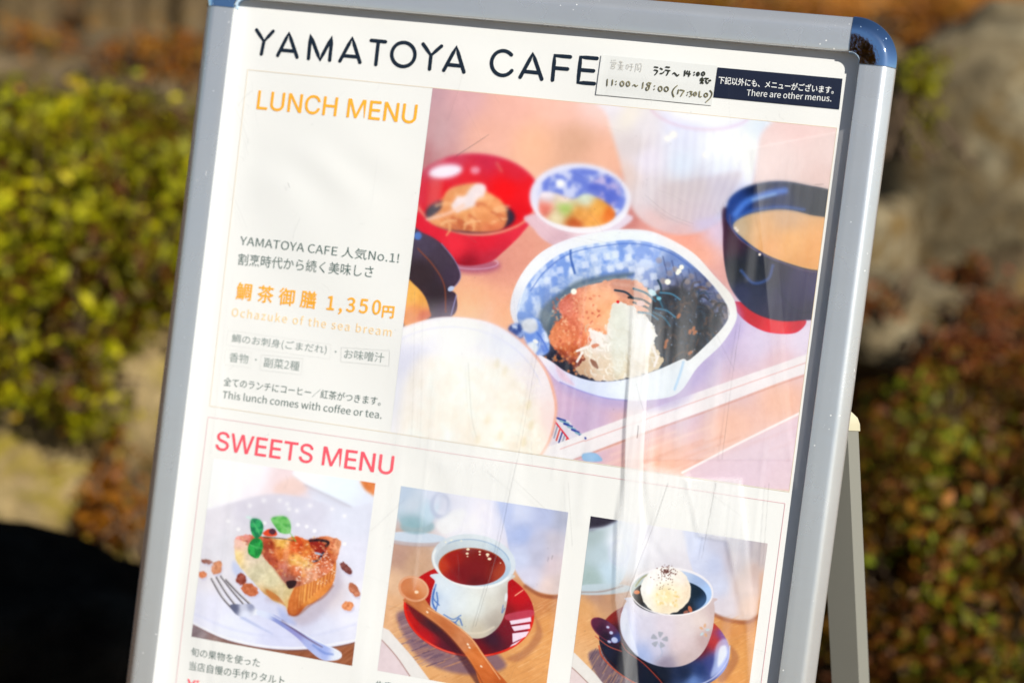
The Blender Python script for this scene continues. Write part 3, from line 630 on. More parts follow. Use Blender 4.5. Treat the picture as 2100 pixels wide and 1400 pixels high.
    # blue brushwork
    for pts, w in (([(450,770),(432,850),(470,900)],9),([(440,800),(428,870),(440,920)],12),([(455,820),(462,880),(450,930)],9),([(430,890),(450,930),(445,950)],8),([(500,960),(560,990),(610,965)],7),([(520,990),(570,1010),(600,985),(618,1028)],9),([(540,1000),(580,1020)],12),([(880,900),(872,950),(890,920)],5)):
        P.line(pts, w, (74,112,186), 5, .8)
    P.line([(500,985),(560,1015),(600,1030)], 5, (84,140,160), 4, .7)
    P.ell(898, 850, 9, 28, (236,240,246), 8, 6, .8)
    # spoon
    P.poly([(262,880),(330,900),(380,960),(500,1060),(610,1180),(700,1300),(760,1420),(720,1420),(590,1230),(480,1110),(330,1000)], (70,30,40), 20, .6)
    P.poly([(360,840),(430,925),(560,1008),(680,1108),(762,1220),(830,1310),(920,1430),(756,1430),(690,1290),(600,1168),(500,1060),(380,968),(240,872),(300,860)],
           tex(field([(300,890,(190,116,70)),(400,930,(206,130,80)),(520,1040,(200,120,74)),(620,1130,(206,134,92)),(700,1230,(214,124,66)),(780,1330,(206,112,58)),(850,1400,(190,96,46))], 40), 18, 10, 9, sx=3, ang=40), 5)
    P.line([(400,920),(540,1000),(668,1104),(750,1216),(860,1370)], 8, (240,190,150), 6, .7)
    P.line([(262,884),(380,974),(500,1068),(600,1178),(700,1310),(750,1400)], 7, (140,70,40), 6, .7)
    P.ell(308, 798, 101, 80, (222,158,120), 20, 4); P.ell(310, 796, 88, 68, field([(260,760,(206,130,86)),(320,820,(214,136,84)),(370,780,(224,160,120)),(300,850,(190,110,66)),(340,740,(226,170,136))], 34), 20, 8)
    P.ring(308, 798, 92, 72, 4, (240,206,180), 20, 4, .7, 180, 60); P.ell(326, 818, 13, 10, (255,226,196), 0, 8)
    for x, y in ((395,945),(665,1170),(655,1150),(740,1290)): P.ell(x, y, 9, 5, (255,236,214), 40, 4)
    P.dof = lambda X, Y: np.maximum(np.clip((1090 - Y) / 30, 0, .9), np.clip((X - 1062) / 25, 0, .8) * np.clip((1230 - Y) / 60, 0, 1))
    return P.image('tea_print')

def paint_coffee():
    P = Paint(93.8, 254.6, -321.6, -147.6, 2.3)
    P.frame(1150, 1000, 3.5)
    P.poly([(-300,-300),(2200,-300),(2200,2400),(-300,2400)], tex(field([(250,350,(190,202,208)),(350,500,(190,204,214)),(450,350,(226,226,236)),(600,350,(240,238,244)),(420,500,(238,242,252)),(800,400,(232,230,236)),(850,500,(222,218,226)),(1400,500,(200,188,190)),(1450,700,(216,180,160)),(250,760,(190,150,130)),(350,780,(196,150,120)),
           (180,860,(224,170,116)),(150,1000,(226,170,116)),(120,1150,(228,180,132)),(1300,1000,(216,150,92)),(1380,1100,(226,164,100)),(1280,1250,(226,164,100)),(1200,1380,(224,160,98)),(1430,900,(206,146,100))], 60), 50, 6), 1, smooth=False)
    # cup behind left
    P.poly([(150,260),(300,280),(430,240),(520,300),(480,560),(420,690),(300,720),(150,720)], field([(240,350,(176,192,196)),(300,450,(190,206,214)),(400,400,(236,240,250)),(350,600,(200,218,232)),(230,650,(170,190,190)),(450,500,(226,232,246))], 45), 16)
    P.ell(280, 725, 240, 40, (196,210,220), -2, 14, .9); P.line([(150,745),(300,740),(450,700)], 10, (150,120,110), 14, .6)
    P.ring(420, 460, 70, 86, 14, (206,212,232), 10, 12, .6)
    P.poly([(180,150),(420,170),(400,235),(310,280),(190,300)], (56,50,66), 7); P.line([(190,298),(300,284),(370,258),(440,220)], 13, (214,226,244), 8)
    # pot behind right
    P.poly([(880,100),(1560,160),(1440,420),(1412,900),(1330,946),(1180,926),(1080,880),(940,560),(900,380)], tex(field([(980,400,(212,218,240)),(1100,380,(206,206,222)),(1300,420,(196,192,206)),(1400,450,(190,180,184)),(1100,550,(200,206,230)),(1250,520,(206,196,204)),(1380,600,(206,184,178)),(1150,700,(212,216,236)),(1300,700,(226,206,200)),(1200,850,(222,214,222)),(1350,850,(232,206,192)),(1000,520,(212,216,236))], 50), 70, 5, sy=.4), 16)
    P.line([(1090,900),(1200,945),(1340,960),(1430,910)], 26, (160,96,66), 24, .8)
    wood_lines(P, (60, 1400), (940, 1400), -25, 420, [(244,196,140),(190,130,82),(250,210,162),(206,148,96)], 3.2, .45, 13)
    P.poly([(200,1190),(300,1160),(420,1240),(620,1400),(620,1500),(360,1500),(260,1350)], (110,92,112), 34, .85)
    wood_lines(P, (200, 560), (1180, 1420), -60, 110, [(80,70,96),(170,150,150),(206,160,120)], 6, .6, 15, 70)
    P.poly([(1210,1120),(1220,1220),(1130,1360),(1180,1380),(1280,1220)], (176,116,80), 30, .7)
    P.poly([(30,1180),(100,1180),(250,1330),(330,1430),(30,1430)], (230,226,222), 5, smooth=False)
    P.poly([(20,1240),(80,1280),(200,1400),(230,1460),(20,1460)], tex((224,208,208), 40, 5), 5, smooth=False); P.line([(60,1268),(120,1320),(230,1430)], 5, (140,100,90), 4, .9)
    # saucer
    P.ell(745, 1130, 474, 312, field([(360,900,(140,40,40)),(330,850,(160,60,50)),(400,1050,(70,30,50)),(320,1150,(30,36,60)),(450,1250,(22,26,46)),(700,1340,(20,30,50)),(900,1330,(22,36,66)),(1000,1300,(40,60,110)),(1120,950,(196,70,50)),(1100,1100,(190,60,60)),(1180,1050,(130,80,160)),(1190,1200,(140,150,226)),(1080,1250,(60,70,130)),(1150,1280,(150,166,236)),(950,1380,(110,140,200)),(1000,1150,(110,30,40))], 45), 12, 5)
    P.poly([(1120,1120),(1190,1080),(1210,1180),(1150,1300),(1080,1350),(1100,1250)], (206,220,252), 26, .6)
    P.poly([(1140,1150),(1185,1130),(1190,1200),(1130,1280)], (244,248,255), 22, .8)
    P.line([(275,1130),(300,1210),(400,1310),(520,1390),(600,1430)], 9, (196,84,56), 5, .95); P.line([(290,1120),(320,1200),(420,1300)], 5, (80,30,30), 4, .8)
    P.line([(1215,1130),(1200,1230),(1130,1330),(1040,1390),(920,1430)], 9, (206,212,240), 7, .8)
    # spoon behind the cup
    P.line([(430,1120),(560,1210),(660,1310),(760,1420)], 20, (26,20,36), 8); P.line([(440,1112),(480,1170),(590,1250),(690,1350),(740,1410)], 7, (190,76,56), 4, .9)
    P.line([(250,1060),(340,1130),(440,1170)], 7, (206,96,76), 5, .9)
    P.ell(325, 1018, 128, 62, field([(250,960,(96,40,70)),(300,1010,(66,30,60)),(360,1000,(110,56,90)),(400,1090,(60,80,140)),(330,1060,(40,24,46))], 34), 38, 5)
    P.ring(325, 1018, 124, 58, 5, (170,70,90), 38, 4, .8, 40, 220)
    for x, y, rx, ry in ((340,996,12,9),(364,1036,14,12),(388,1088,24,20),(350,1100,14,9)): P.ell(x, y, rx, ry, (206,216,252), 20, 9, .9)
    # cup
    P.poly([(512,780),(474,812),(448,862),(430,930),(432,1010),(455,1080),(510,1160),(580,1222),(680,1268),(780,1283),(890,1268),(985,1215),(1050,1130),(1092,1010),(1106,880),(1100,822),(1082,785)],
           tex(field([(460,900,(214,216,240)),(470,1020,(206,214,244)),(600,1000,(216,212,226)),(750,1000,(222,212,222)),(900,1000,(226,214,216)),(1020,950,(232,218,214)),(1090,900,(206,186,186)),(1060,1080,(196,170,170)),(600,1200,(170,186,226)),(760,1260,(150,140,160)),(900,1220,(206,186,186)),(700,1150,(212,210,230)),(560,850,(226,222,232)),(850,1130,(222,206,210))], 60), 50, 3), 4)
    P.poly([(430,930),(470,860),(500,1000),(560,1200),(500,1150),(440,1050)], (232,236,252), 10, .6)
    P.ell(798, 740, 300, 174, (238,234,238), 3, 4)
    P.ell(796, 745, 288, 160, field([(520,700,(176,190,186)),(600,620,(190,200,206)),(800,580,(206,212,222)),(1000,640,(166,186,222)),(1070,760,(176,206,246)),(900,600,(190,206,232))], 50), 3, 5)
    P.ell(782, 780, 266, 128, field([(560,770,(60,54,50)),(640,850,(40,46,54)),(980,760,(22,40,56)),(1020,820,(60,90,130)),(900,860,(30,36,46))], 45), 2, 6)
    P.line([(540,700),(590,640),(680,600)], 12, (140,130,60), 8, .5)
    P.ell(548, 745, 22, 15, (216,130,76), 0, 5); P.ell(930, 868, 14, 26, (190,110,80), -20, 5); P.ell(900, 888, 20, 12, (150,96,84), -20, 5)
    # ice cream
    P.ell(757, 734, 180, 168, tex(tex(field([(620,720,(250,248,246)),(660,640,(246,242,240)),(760,620,(250,248,246)),(850,660,(244,234,226)),(920,740,(240,220,196)),(760,770,(240,222,170)),(700,800,(246,236,206)),(860,800,(244,228,204)),(760,870,(238,222,196)),(640,820,(240,236,226)),(830,720,(246,236,214))], 40), 30, 8, 5), 8, 5, 6), 0, 6, rough=7, rs=30)
    P.ring(757, 734, 172, 160, 12, (250,240,222), 0, 14, .5, 300, 100)
    for k in range(34):
        x = 690 + RNG.random() * 160; y = 740 + RNG.random() * 110
        P.ell(x, y, 7 + RNG.random() * 12, 5 + RNG.random() * 7, [(252,246,230),(230,200,130),(246,226,176)][k % 3], RNG.random() * 90, 6, .55)
    for k in range(130):
        a = RNG.random() * 6.28; r = abs(RNG.normal()) * 34
        P.ell(762 + r * math.cos(a) * 1.2, 596 + r * math.sin(a) * .8, 2 + RNG.random() * 3, 2 + RNG.random() * 2, (92,50,44), 0, 2, .9)
    for k in range(26):
        P.ell(690 + RNG.random() * 130, 640 + RNG.random() * 90, 3, 3, (110,76,60), 0, 2, .85)
    P.ring(798, 740, 294, 168, 9, (246,242,244), 3, 5, .95, 10, 168)
    # petals on the cup
    for k in range(5):
        a = math.radians(-80 + 72 * k); cx, cy = 710 + 40 * math.cos(a), 1086 + 38 * math.sin(a)
        P.poly([(710 + 16 * math.cos(a), 1086 + 16 * math.sin(a)), (cx + 24 * math.cos(a + .9), cy + 24 * math.sin(a + .9)), (710 + 62 * math.cos(a), 1086 + 58 * math.sin(a)), (cx + 24 * math.cos(a - .9), cy + 24 * math.sin(a - .9))], (166,170,180), 5, .85)
        cx, cy = 1032 + 24 * math.cos(a), 1020 + 36 * math.sin(a)
        P.ell(cx, cy, 9, 15, [(222,170,130),(190,222,232)][k % 2], math.degrees(a) + 90, 6, .75)
    P.line([(700,1110),(730,1180),(690,1230)], 6, (160,176,200), 6, .5)
    P.dof = lambda X, Y: np.maximum(np.clip((1150 - Y) / 30, 0, .9) * (np.hypot((X - 1366), (Y - 1210) * 1.1) > 62), np.clip((X - 1470) / 25, 0, .8) * np.clip((1300 - Y) / 60, 0, 1))
    return P.image('coffee_print')

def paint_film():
    """painted glare haze (red) and scratches (green) of the clear cover"""
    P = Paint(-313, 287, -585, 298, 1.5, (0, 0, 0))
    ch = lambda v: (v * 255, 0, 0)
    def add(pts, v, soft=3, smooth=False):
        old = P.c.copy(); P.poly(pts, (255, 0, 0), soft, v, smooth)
    # glare off the folds of the sheet, painted as white haze
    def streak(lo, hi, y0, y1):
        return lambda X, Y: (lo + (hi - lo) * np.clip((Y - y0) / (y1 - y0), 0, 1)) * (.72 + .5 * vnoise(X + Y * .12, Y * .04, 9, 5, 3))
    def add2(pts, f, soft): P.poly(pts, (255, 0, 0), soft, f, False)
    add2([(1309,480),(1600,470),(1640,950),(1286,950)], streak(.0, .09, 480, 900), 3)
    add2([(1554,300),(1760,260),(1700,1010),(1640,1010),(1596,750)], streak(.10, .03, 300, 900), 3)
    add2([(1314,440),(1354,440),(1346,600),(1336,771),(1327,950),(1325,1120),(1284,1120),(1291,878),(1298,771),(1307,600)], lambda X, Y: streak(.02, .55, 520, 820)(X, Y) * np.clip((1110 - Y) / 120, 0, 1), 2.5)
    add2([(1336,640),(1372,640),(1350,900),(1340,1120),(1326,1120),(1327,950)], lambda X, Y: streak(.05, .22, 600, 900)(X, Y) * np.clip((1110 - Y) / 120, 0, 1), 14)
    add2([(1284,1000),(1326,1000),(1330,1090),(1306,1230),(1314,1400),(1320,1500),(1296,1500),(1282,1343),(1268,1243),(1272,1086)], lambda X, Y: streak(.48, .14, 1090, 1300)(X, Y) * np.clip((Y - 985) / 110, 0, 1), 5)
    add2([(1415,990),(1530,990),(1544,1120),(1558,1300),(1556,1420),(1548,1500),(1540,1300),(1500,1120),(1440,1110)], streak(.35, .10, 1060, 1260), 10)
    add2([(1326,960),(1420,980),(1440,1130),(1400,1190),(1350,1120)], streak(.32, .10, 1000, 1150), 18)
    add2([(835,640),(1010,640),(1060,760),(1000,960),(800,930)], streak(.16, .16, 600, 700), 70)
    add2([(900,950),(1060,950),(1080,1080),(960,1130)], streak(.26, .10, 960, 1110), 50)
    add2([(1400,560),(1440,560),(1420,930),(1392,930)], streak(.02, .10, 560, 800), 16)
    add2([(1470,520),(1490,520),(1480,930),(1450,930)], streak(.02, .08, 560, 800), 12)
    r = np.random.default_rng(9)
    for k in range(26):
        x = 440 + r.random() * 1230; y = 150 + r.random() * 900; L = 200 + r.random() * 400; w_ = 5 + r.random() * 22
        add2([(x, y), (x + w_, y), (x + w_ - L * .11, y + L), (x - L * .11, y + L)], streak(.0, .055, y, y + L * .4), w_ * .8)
    S_ = lambda pts, w=1.6, a=.5: P.line(pts, w * .62, (0, 255, 0), 1.4, a)
    S_([(1065,950),(1049,1020),(1026,1130),(1000,1223),(978,1297)], 2.2, .8)
    S_([(1377,1000),(1347,1088),(1318,1163),(1279,1268)], 2, .8); S_([(1476,1000),(1447,1154)], 1.8, .7); S_([(1586,1000),(1573,1170)], 1.8, .6)
    S_([(1171,1000),(1179,1130)], 1.6, .5); S_([(1528,664),(1511,771),(1489,950)], 1.8, .7); S_([(1479,693),(1514,764)], 1.4, .6)
    S_([(940,318),(1006,275)], 2, .8); S_([(1330,400),(1380,440),(1430,460)], 1.8, .4); S_([(1358,390),(1388,402),(1418,418)], 1.6, .25)
    S_([(963,750),(970,860),(980,905)], 1.8, .6); S_([(1112,700),(1085,850),(1066,948)], 1.6, .5); S_([(852,600),(850,760),(845,900)], 1.4, .5); S_([(869,600),(866,800),(862,930)], 1.4, .4)
    S_([(1682,378),(1700,377)], 2.4, .9); S_([(1316,880),(1314,905)], 2.4, .9); S_([(1055,990),(1130,1060)], 1.2, .5); S_([(590,375),(594,385)], 2.4, .7)
    S_([(1000,975),(1049,1015)], 1.4, .5); S_([(760,1100),(830,1035)], 1.2, .4); S_([(1138,1150),(1136,1158)], 3, .9)
    r = np.random.default_rng(5)
    for k in range(110):
        x = 460 + r.random() * 1230; y = 120 + r.random() * 1290; a = r.normal() * .5 + (1.5 if k % 3 else .5); L = 10 + r.random() ** 3 * 120
        S_([(x, y), (x + L * .5 * math.cos(a) + r.normal() * 3, y + L * .5 * math.sin(a)), (x + L * math.cos(a), y + L * math.sin(a))], .9 + r.random() * .5, .14 + r.random() * .3)
    for k in range(60):
        x = 460 + r.random() * 1230; y = 120 + r.random() * 1290
        P.ell(x, y, 1.1, 1.1, (0, 255, 0), 0, 1.2, .6)
    im = P.image('film_glare_scratches', False); im.colorspace_settings.name = 'Non-Color'; return im

# ------------------------------------------------------------------ materials of the board
def print_mat(name, image=None, color=None, k=.79, rough=.42):
    m = mat(name, color or (.8, .8, .8), rough, 0, .15)
    b = m.node_tree.nodes['Principled BSDF']
    if image:
        t = nd(m, 'ShaderNodeTexImage', image=image, interpolation='Cubic', extension='EXTEND')
        c = mixc(m, 1.0, t.outputs[0], (k * .985, k, k * 1.03), 'MULTIPLY'); lk(m, c, b.inputs['Base Color'])
    return m
M_ALU = mat('satin_aluminium', (.73, .75, .765), .34, 1.0)
_c = objco(M_ALU)
_n = noise_node(M_ALU, 900, 3, .6, _c); _n2 = noise_node(M_ALU, 14, 4, .6, _c)
_r = ramp(M_ALU, _n2.outputs[0], [(.3, (.23, .23, .23)), (.75, (.31, .31, .31))]); lk(M_ALU, _r.outputs[0], M_ALU.node_tree.nodes['Principled BSDF'].inputs['Roughness'])
_v = nd(M_ALU, 'ShaderNodeTexVoronoi'); _v.inputs['Scale'].default_value = 130; lk(M_ALU, _c, _v.inputs['Vector'])
_rv = ramp(M_ALU, _v.outputs['Distance'], [(.0, (1, 1, 1)), (.075, (1, 1, 1)), (.10, (0, 0, 0))])
_n3 = noise_node(M_ALU, 23, 3, .7, _c); _r3 = ramp(M_ALU, _n3.outputs[0], [(.56, (0, 0, 0)), (.64, (1, 1, 1))])
_chip = nd(M_ALU, 'ShaderNodeMath', operation='MULTIPLY'); lk(M_ALU, _rv.outputs[0], _chip.inputs[0]); lk(M_ALU, _r3.outputs[0], _chip.inputs[1])
_mp = nd(M_ALU, 'ShaderNodeMapping'); _mp.inputs['Scale'].default_value = (260, 260, 34); _mp.inputs['Rotation'].default_value = (.05, .08, 0); lk(M_ALU, _c, _mp.inputs['Vector'])
_ns = noise_node(M_ALU, 1.0, 3, .7, _mp.outputs[0]); _rs = ramp(M_ALU, _ns.outputs[0], [(.70, (0, 0, 0)), (.76, (.8, .8, .8))])
_nm = noise_node(M_ALU, 9, 2, .5, _c); _rm = ramp(M_ALU, _nm.outputs[0], [(.52, (0, 0, 0)), (.6, (1, 1, 1))])
_sm = nd(M_ALU, 'ShaderNodeMath', operation='MULTIPLY'); lk(M_ALU, _rs.outputs[0], _sm.inputs[0]); lk(M_ALU, _rm.outputs[0], _sm.inputs[1])
_mxm = nd(M_ALU, 'ShaderNodeMath', operation='MAXIMUM'); lk(M_ALU, _chip.outputs[0], _mxm.inputs[0]); lk(M_ALU, _sm.outputs[0], _mxm.inputs[1]); _chip = _mxm
_cc = mixc(M_ALU, _chip.outputs[0], (.73, .75, .765), (.9, .9, .88)); lk(M_ALU, _cc, M_ALU.node_tree.nodes['Principled BSDF'].inputs['Base Color'])
_inv = nd(M_ALU, 'ShaderNodeMath', operation='MULTIPLY_ADD'); lk(M_ALU, _chip.outputs[0], _inv.inputs[0]); _inv.inputs[1].default_value = -.55; _inv.inputs[2].default_value = .68
lk(M_ALU, _inv.outputs[0], M_ALU.node_tree.nodes['Principled BSDF'].inputs['Metallic'])
bump(M_ALU, _n.outputs[0], .12, .0004)
def extruded(src, name, scale):
    m = src.copy(); m.name = name
    mp = nd(m, 'ShaderNodeMapping'); mp.inputs['Scale'].default_value = scale; lk(m, objco(m), mp.inputs['Vector'])
    n = noise_node(m, 1.0, 2, .6, mp.outputs[0]); bump(m, n.outputs[0], 1.0, .00006); return m
M_ALU_V = extruded(M_ALU, 'satin_aluminium_upright', (10, 10, 3200)); M_ALU_H = extruded(M_ALU, 'satin_aluminium_crosswise', (3200, 10, 10))
M_ALU2 = mat('leg_aluminium', (.235, .235, .205), .5, .1)
_n = noise_node(M_ALU2, 700, 3, .6, objco(M_ALU2)); bump(M_ALU2, _n.outputs[0], .1, .0004)
M_CHROME = mat('chrome', (.62, .80, 1.0), .035, 1.0)
_n = noise_node(M_CHROME, 55, 3, .55, objco(M_CHROME)); bump(M_CHROME, _n.outputs[0], .10, .002)
_v = noise_node(M_CHROME, 420, 2, .5, objco(M_CHROME)); _r = ramp(M_CHROME, _v.outputs[0], [(.71, (.035, .035, .035)), (.77, (.6, .6, .6))]); lk(M_CHROME, _r.outputs[0], M_CHROME.node_tree.nodes['Principled BSDF'].inputs['Roughness'])
M_BLACK = mat('black_gasket', (.02, .02, .022), .6)
M_CREAM = mat('cream_plastic', (.50, .47, .33), .45)
M_BACK = mat('grey_back_board', (.10, .10, .10), .7)
M_PAPER = mat('poster_paper', (.86, .855, .84), .5, 0, .3)
_n = noise_node(M_PAPER, 5, 3, .6, objco(M_PAPER)); _r = ramp(M_PAPER, _n.outputs[0], [(.3, (.725, .73, .73)), (.7, (.755, .755, .75))]); lk(M_PAPER, _r.outputs[0], M_PAPER.node_tree.nodes['Principled BSDF'].inputs['Base Color'])
def ink(name, c): return mat(name, c, .5, 0, .12)
M_INK = ink('navy_black_ink', (.010, .018, .032)); M_GREY = ink('grey_green_ink', (.09, .14, .13)); M_GREYL = ink('pale_grey_ink', (.26, .31, .30))
M_ORA = ink('orange_ink', (.87, .40, .035)); M_ORAL = ink('pale_orange_ink', (.88, .60, .28)); M_RED = ink('pink_red_ink', (.86, .10, .14))
M_LINEO = ink('thin_orange_line', (.74, .60, .42)); M_LINER = ink('thin_red_line', (.70, .36, .40)); M_LINEP = ink('pale_box_line', (.66, .67, .66))
M_NAVY = ink('navy_sticker', (.013, .018, .040)); M_WHITE = ink('white_ink', (.82, .83, .84))
M_NOTE = mat('note_paper', (.66, .67, .67), .6, 0, .2); M_PEN = ink('black_marker', (.03, .032, .02)); M_PEN2 = ink('faded_brown_marker', (.17, .155, .08)); M_PENCIL = ink('faint_pencil', (.48, .46, .42))
_n = noise_node(M_PEN2, 160, 2, .6, objco(M_PEN2)); _r = ramp(M_PEN2, _n.outputs[0], [(.35, (.11, .10, .05)), (.7, (.34, .31, .2))]); lk(M_PEN2, _r.outputs[0], M_PEN2.node_tree.nodes['Principled BSDF'].inputs['Base Color'])

# ------------------------------------------------------------------ the sign stand
BOARD = empty('sign_stand', (0, .12, 0), 'silver aluminium snap-frame menu stand with chrome corners, leaning back on splayed rear legs', 'sign')
def sheet(u0, u1, v0, v1, h, step=5.0, warped=1.0, extra=None, round_c=0):
    nu = max(1, int((u1 - u0) / step)); nv = max(1, int((v1 - v0) / step))
    u = np.linspace(u0, u1, nu + 1); v = np.linspace(v0, v1, nv + 1)
    U, V = np.meshgrid(u, v)
    H = warp(U, V) * warped + h
    if extra is not None: H = H + extra(U, V)
    P = local(bw(U, V, H)).reshape(-1, 3)
    F = []
    for j in range(nv):
        for i in range(nu):
            a = j * (nu + 1) + i; F.append((a, a + 1, a + nu + 2, a + nu + 1))
    uv = np.stack([(U - u0) / (u1 - u0), (V - v0) / (v1 - v0)], -1).reshape(-1, 2)
    return mesh('sheet', P, F, True, uv)
INNER = (-307.7, 279.8, -566.0, 290.0)
poster = new_obj('poster', sheet(-311, 283, -575, 296, 0, 4), M_PAPER, BOARD, label='white menu poster with printed dishes and lettering')

def bands(pts_mm, w, h, closed=False, step=6.0):
    """a thin printed line following points (mm)"""
    V = []; F = []
    for k in range(len(pts_mm) - (0 if closed else 1)):
        a = np.array(pts_mm[k], float); b = np.array(pts_mm[(k + 1) % len(pts_mm)], float)
        L = np.linalg.norm(b - a)
        if L < 1e-6: continue
        d = (b - a) / L; n = np.array([-d[1], d[0]]) * w / 2; N = max(1, int(L / step))
        base = len(V)
        for i in range(N + 1):
            p = a + d * L * i / N
            for q in (p + n, p - n):
                V.append(bw(q[0], q[1], warp(q[0], q[1]) + h + .02 * k))
        for i in range(N):
            c = base + 2 * i; F.append((c, c + 1, c + 3, c + 2))
    return V, F
def stroke(pts, w, h, k0=0, cap=8, step=5.0):
    """round-ended pen stroke in mm; returns verts, faces"""
    P = [np.array(p, float) for p in pts]; left = []; right = []
    Q = [P[0]]
    for a, b in zip(P, P[1:]):
        L = np.linalg.norm(b - a); N = max(1, int(L / step))
        for i in range(1, N + 1): Q.append(a + (b - a) * i / N)
    T = []
    for i in range(len(Q)):
        d = Q[min(i + 1, len(Q) - 1)] - Q[max(i - 1, 0)]; d = d / (np.linalg.norm(d) + 1e-9); T.append(d)
    V2 = []; F = []
    for q, d in zip(Q, T):
        n = np.array([-d[1], d[0]]) * w / 2; V2 += [q + n, q - n]
    for i in range(len(Q) - 1):
        c = 2 * i; F.append((c, c + 1, c + 3, c + 2))
    for q, d, s in ((Q[0], -T[0], 0), (Q[-1], T[-1], 2 * len(Q) - 2)):
        n = np.array([-d[1], d[0]]) * w / 2; base = len(V2); V2.append(q)
        a0 = math.atan2(n[1], n[0])
        for k in range(cap + 1):
            a = a0 - math.pi * k / cap; V2.append(q + np.array([math.cos(a), math.sin(a)]) * w / 2)
        for k in range(cap): F.append((base, base + 1 + k, base + 2 + k))
    V2 = np.array(V2)
    V3 = bw(V2[:, 0], V2[:, 1], warp(V2[:, 0], V2[:, 1]) + h + .025 * k0)
    return V3, F
def join(parts):
    V = []; F = []
    for v, f in parts:
        b = len(V); V += list(v); F += [tuple(i + b for i in ff) for ff in f]
    return V, F
def put(name, parts, m, parent, base=None, **kw):
    V, F = join(parts)
    loc = np.array((base or BOARD).location)
    me = mesh(name, np.asarray(V) - loc, F)
    # make every face look out of the board
    me.calc_loop_triangles()
    for p in me.polygons:
        if np.dot(np.array(p.normal), WN) < 0: p.flip()
    return new_obj(name, me, m, parent, **kw)

# printed photographs
for nm, f, r, lab in (('printed_photo', paint_lunch, (-105, 267, -99, 223.5), 'large printed photo of a lunch set with five bowls'),
                 ('printed_photo', paint_tart, (-277.5, -113.6, -321.6, -148.5), 'small printed photo of a fruit tart with fork'),
                 ('printed_photo', paint_tea, (-88.4, 72.8, -321.6, -147.4), 'small printed photo of a tea cup on red saucer'),
                 ('printed_photo', paint_coffee, (93.8, 254.6, -321.6, -147.6), 'small printed photo of coffee with ice cream')):
    im = f()
    new_obj(nm, sheet(*r, .15), print_mat(nm + '_ink', im), poster, label=lab)
# ruled boxes
B1 = [(-290.5, 223.8), (267.4, 223.8), (267.4, -99.6), (-288, -99.6)]
B2 = [(-288, -110.2), (265.2, -110.2), (264.2, -500), (-288, -500)]
put('border_line', [bands(B1, .4, .3, True)], M_LINEO, poster, label='thin orange ruled box')
put('border_line', [bands(B2, .4, .3, True)], M_LINER, poster, label='thin red ruled box')

# lettering
FONT_CJK = None; FONT_SANS = None
try:
    fs = os.path.join(bpy.utils.resource_path('LOCAL'), 'datafiles', 'fonts', 'Inter.woff2')
    if os.path.exists(fs): FONT_SANS = bpy.data.fonts.load(fs)
    fp = os.path.join(bpy.utils.resource_path('LOCAL'), 'datafiles', 'fonts', 'Noto Sans CJK Regular.woff2')
    if os.path.exists(fp): FONT_CJK = bpy.data.fonts.load(fp)
except Exception: pass
def glyphs(txt, offset=0, cjk=True, space=1.0):
    c = bpy.data.curves.new('t', 'FONT'); c.body = txt; c.offset = offset; c.space_character = space
    if cjk and FONT_CJK: c.font = FONT_CJK
    if not cjk and FONT_SANS: c.font = FONT_SANS
    c.resolution_u = 4
    o = bpy.data.objects.new('t', c); COL.objects.link(o)
    dg = bpy.context.evaluated_depsgraph_get(); dg.update()
    me = bpy.data.meshes.new_from_object(o.evaluated_get(dg))
    co = np.zeros(len(me.vertices) * 3); me.vertices.foreach_get('co', co); co = co.reshape(-1, 3)
    F = [tuple(p.vertices) for p in me.polygons]
    bpy.data.objects.remove(o); bpy.data.curves.remove(c); bpy.data.meshes.remove(me)
    return co[:, :2], F
def text(txt, x0, y0, x1, y1, H, m, parent=None, offset=0, cjk=True, h=.3, name='lettering', base=None, space=1.0, conv=None):
    """ink box: left-bottom (x0,y0), right-bottom (x1,y1), ink height H; photo points"""
    co, F = glyphs(txt, 0, cjk, space)
    mn = co.min(0); mx = co.max(0); t = (co - mn) / (mx - mn)
    p0 = np.array(plane(x0, y0)); p1 = np.array(plane(x1, y1)); Hm = plane(x0, y0 - H)[1] - p0[1]
    uv = p0 + t[:, :1] * (p1 - p0) + t[:, 1:] * np.array([0, Hm])
    V = bw(uv[:, 0], uv[:, 1], warp(uv[:, 0], uv[:, 1]) + h)
    parts = [(V, F)]
    if offset > 0:                       # bolder print: the same outline struck again a hair aside
        sc_ = (p1[0] - p0[0]) / (mx - mn)[0]
        for k, (dx, dy) in enumerate(((1, 0), (-1, 0), (0, 1), (0, -1))):
            q = uv + np.array([dx, dy]) * offset * sc_
            parts.append((bw(q[:, 0], q[:, 1], warp(q[:, 0], q[:, 1]) + h + .012 * (k + 1)), F))
    return put(name, parts, m, parent or poster, base)
text('LUNCH MENU', 526.5, 224, 853, 254.5, 38.5, M_ORA, cjk=False, offset=.009)
text('SWEETS MENU', 442, 921.5, 804, 973.5, 38.5, M_RED, cjk=False, offset=.009)
text('YAMATOYA CAFE 人気No.1!', 491, 503.5, 818, 541, 22, M_GREY, offset=-.004)
text('割烹時代から続く美味しさ', 487, 543, 765, 570, 24.5, M_GREY)
text('鯛茶御膳', 483, 613, 646, 633.5, 35, M_ORA, offset=.006, space=1.2)
text('1,350', 669, 641.5, 779, 652, 36, M_ORA, offset=.008, space=1.12)
text('円', 784, 650.5, 807, 652.5, 24, M_ORA, offset=.01)
text('Ochazuke of the sea bream', 474.5, 648, 803, 690, 18.5, M_ORAL, space=1.08)
text('鯛のお刺身(ごまだれ)', 474, 703, 668.5, 727.5, 19.5, M_GREYL, offset=-.012)
text('・', 686, 722.5, 690, 722.8, 3.6, M_GREYL); text('お味噌汁', 705, 734.5, 787.5, 743.5, 20, M_GREYL, offset=-.008)
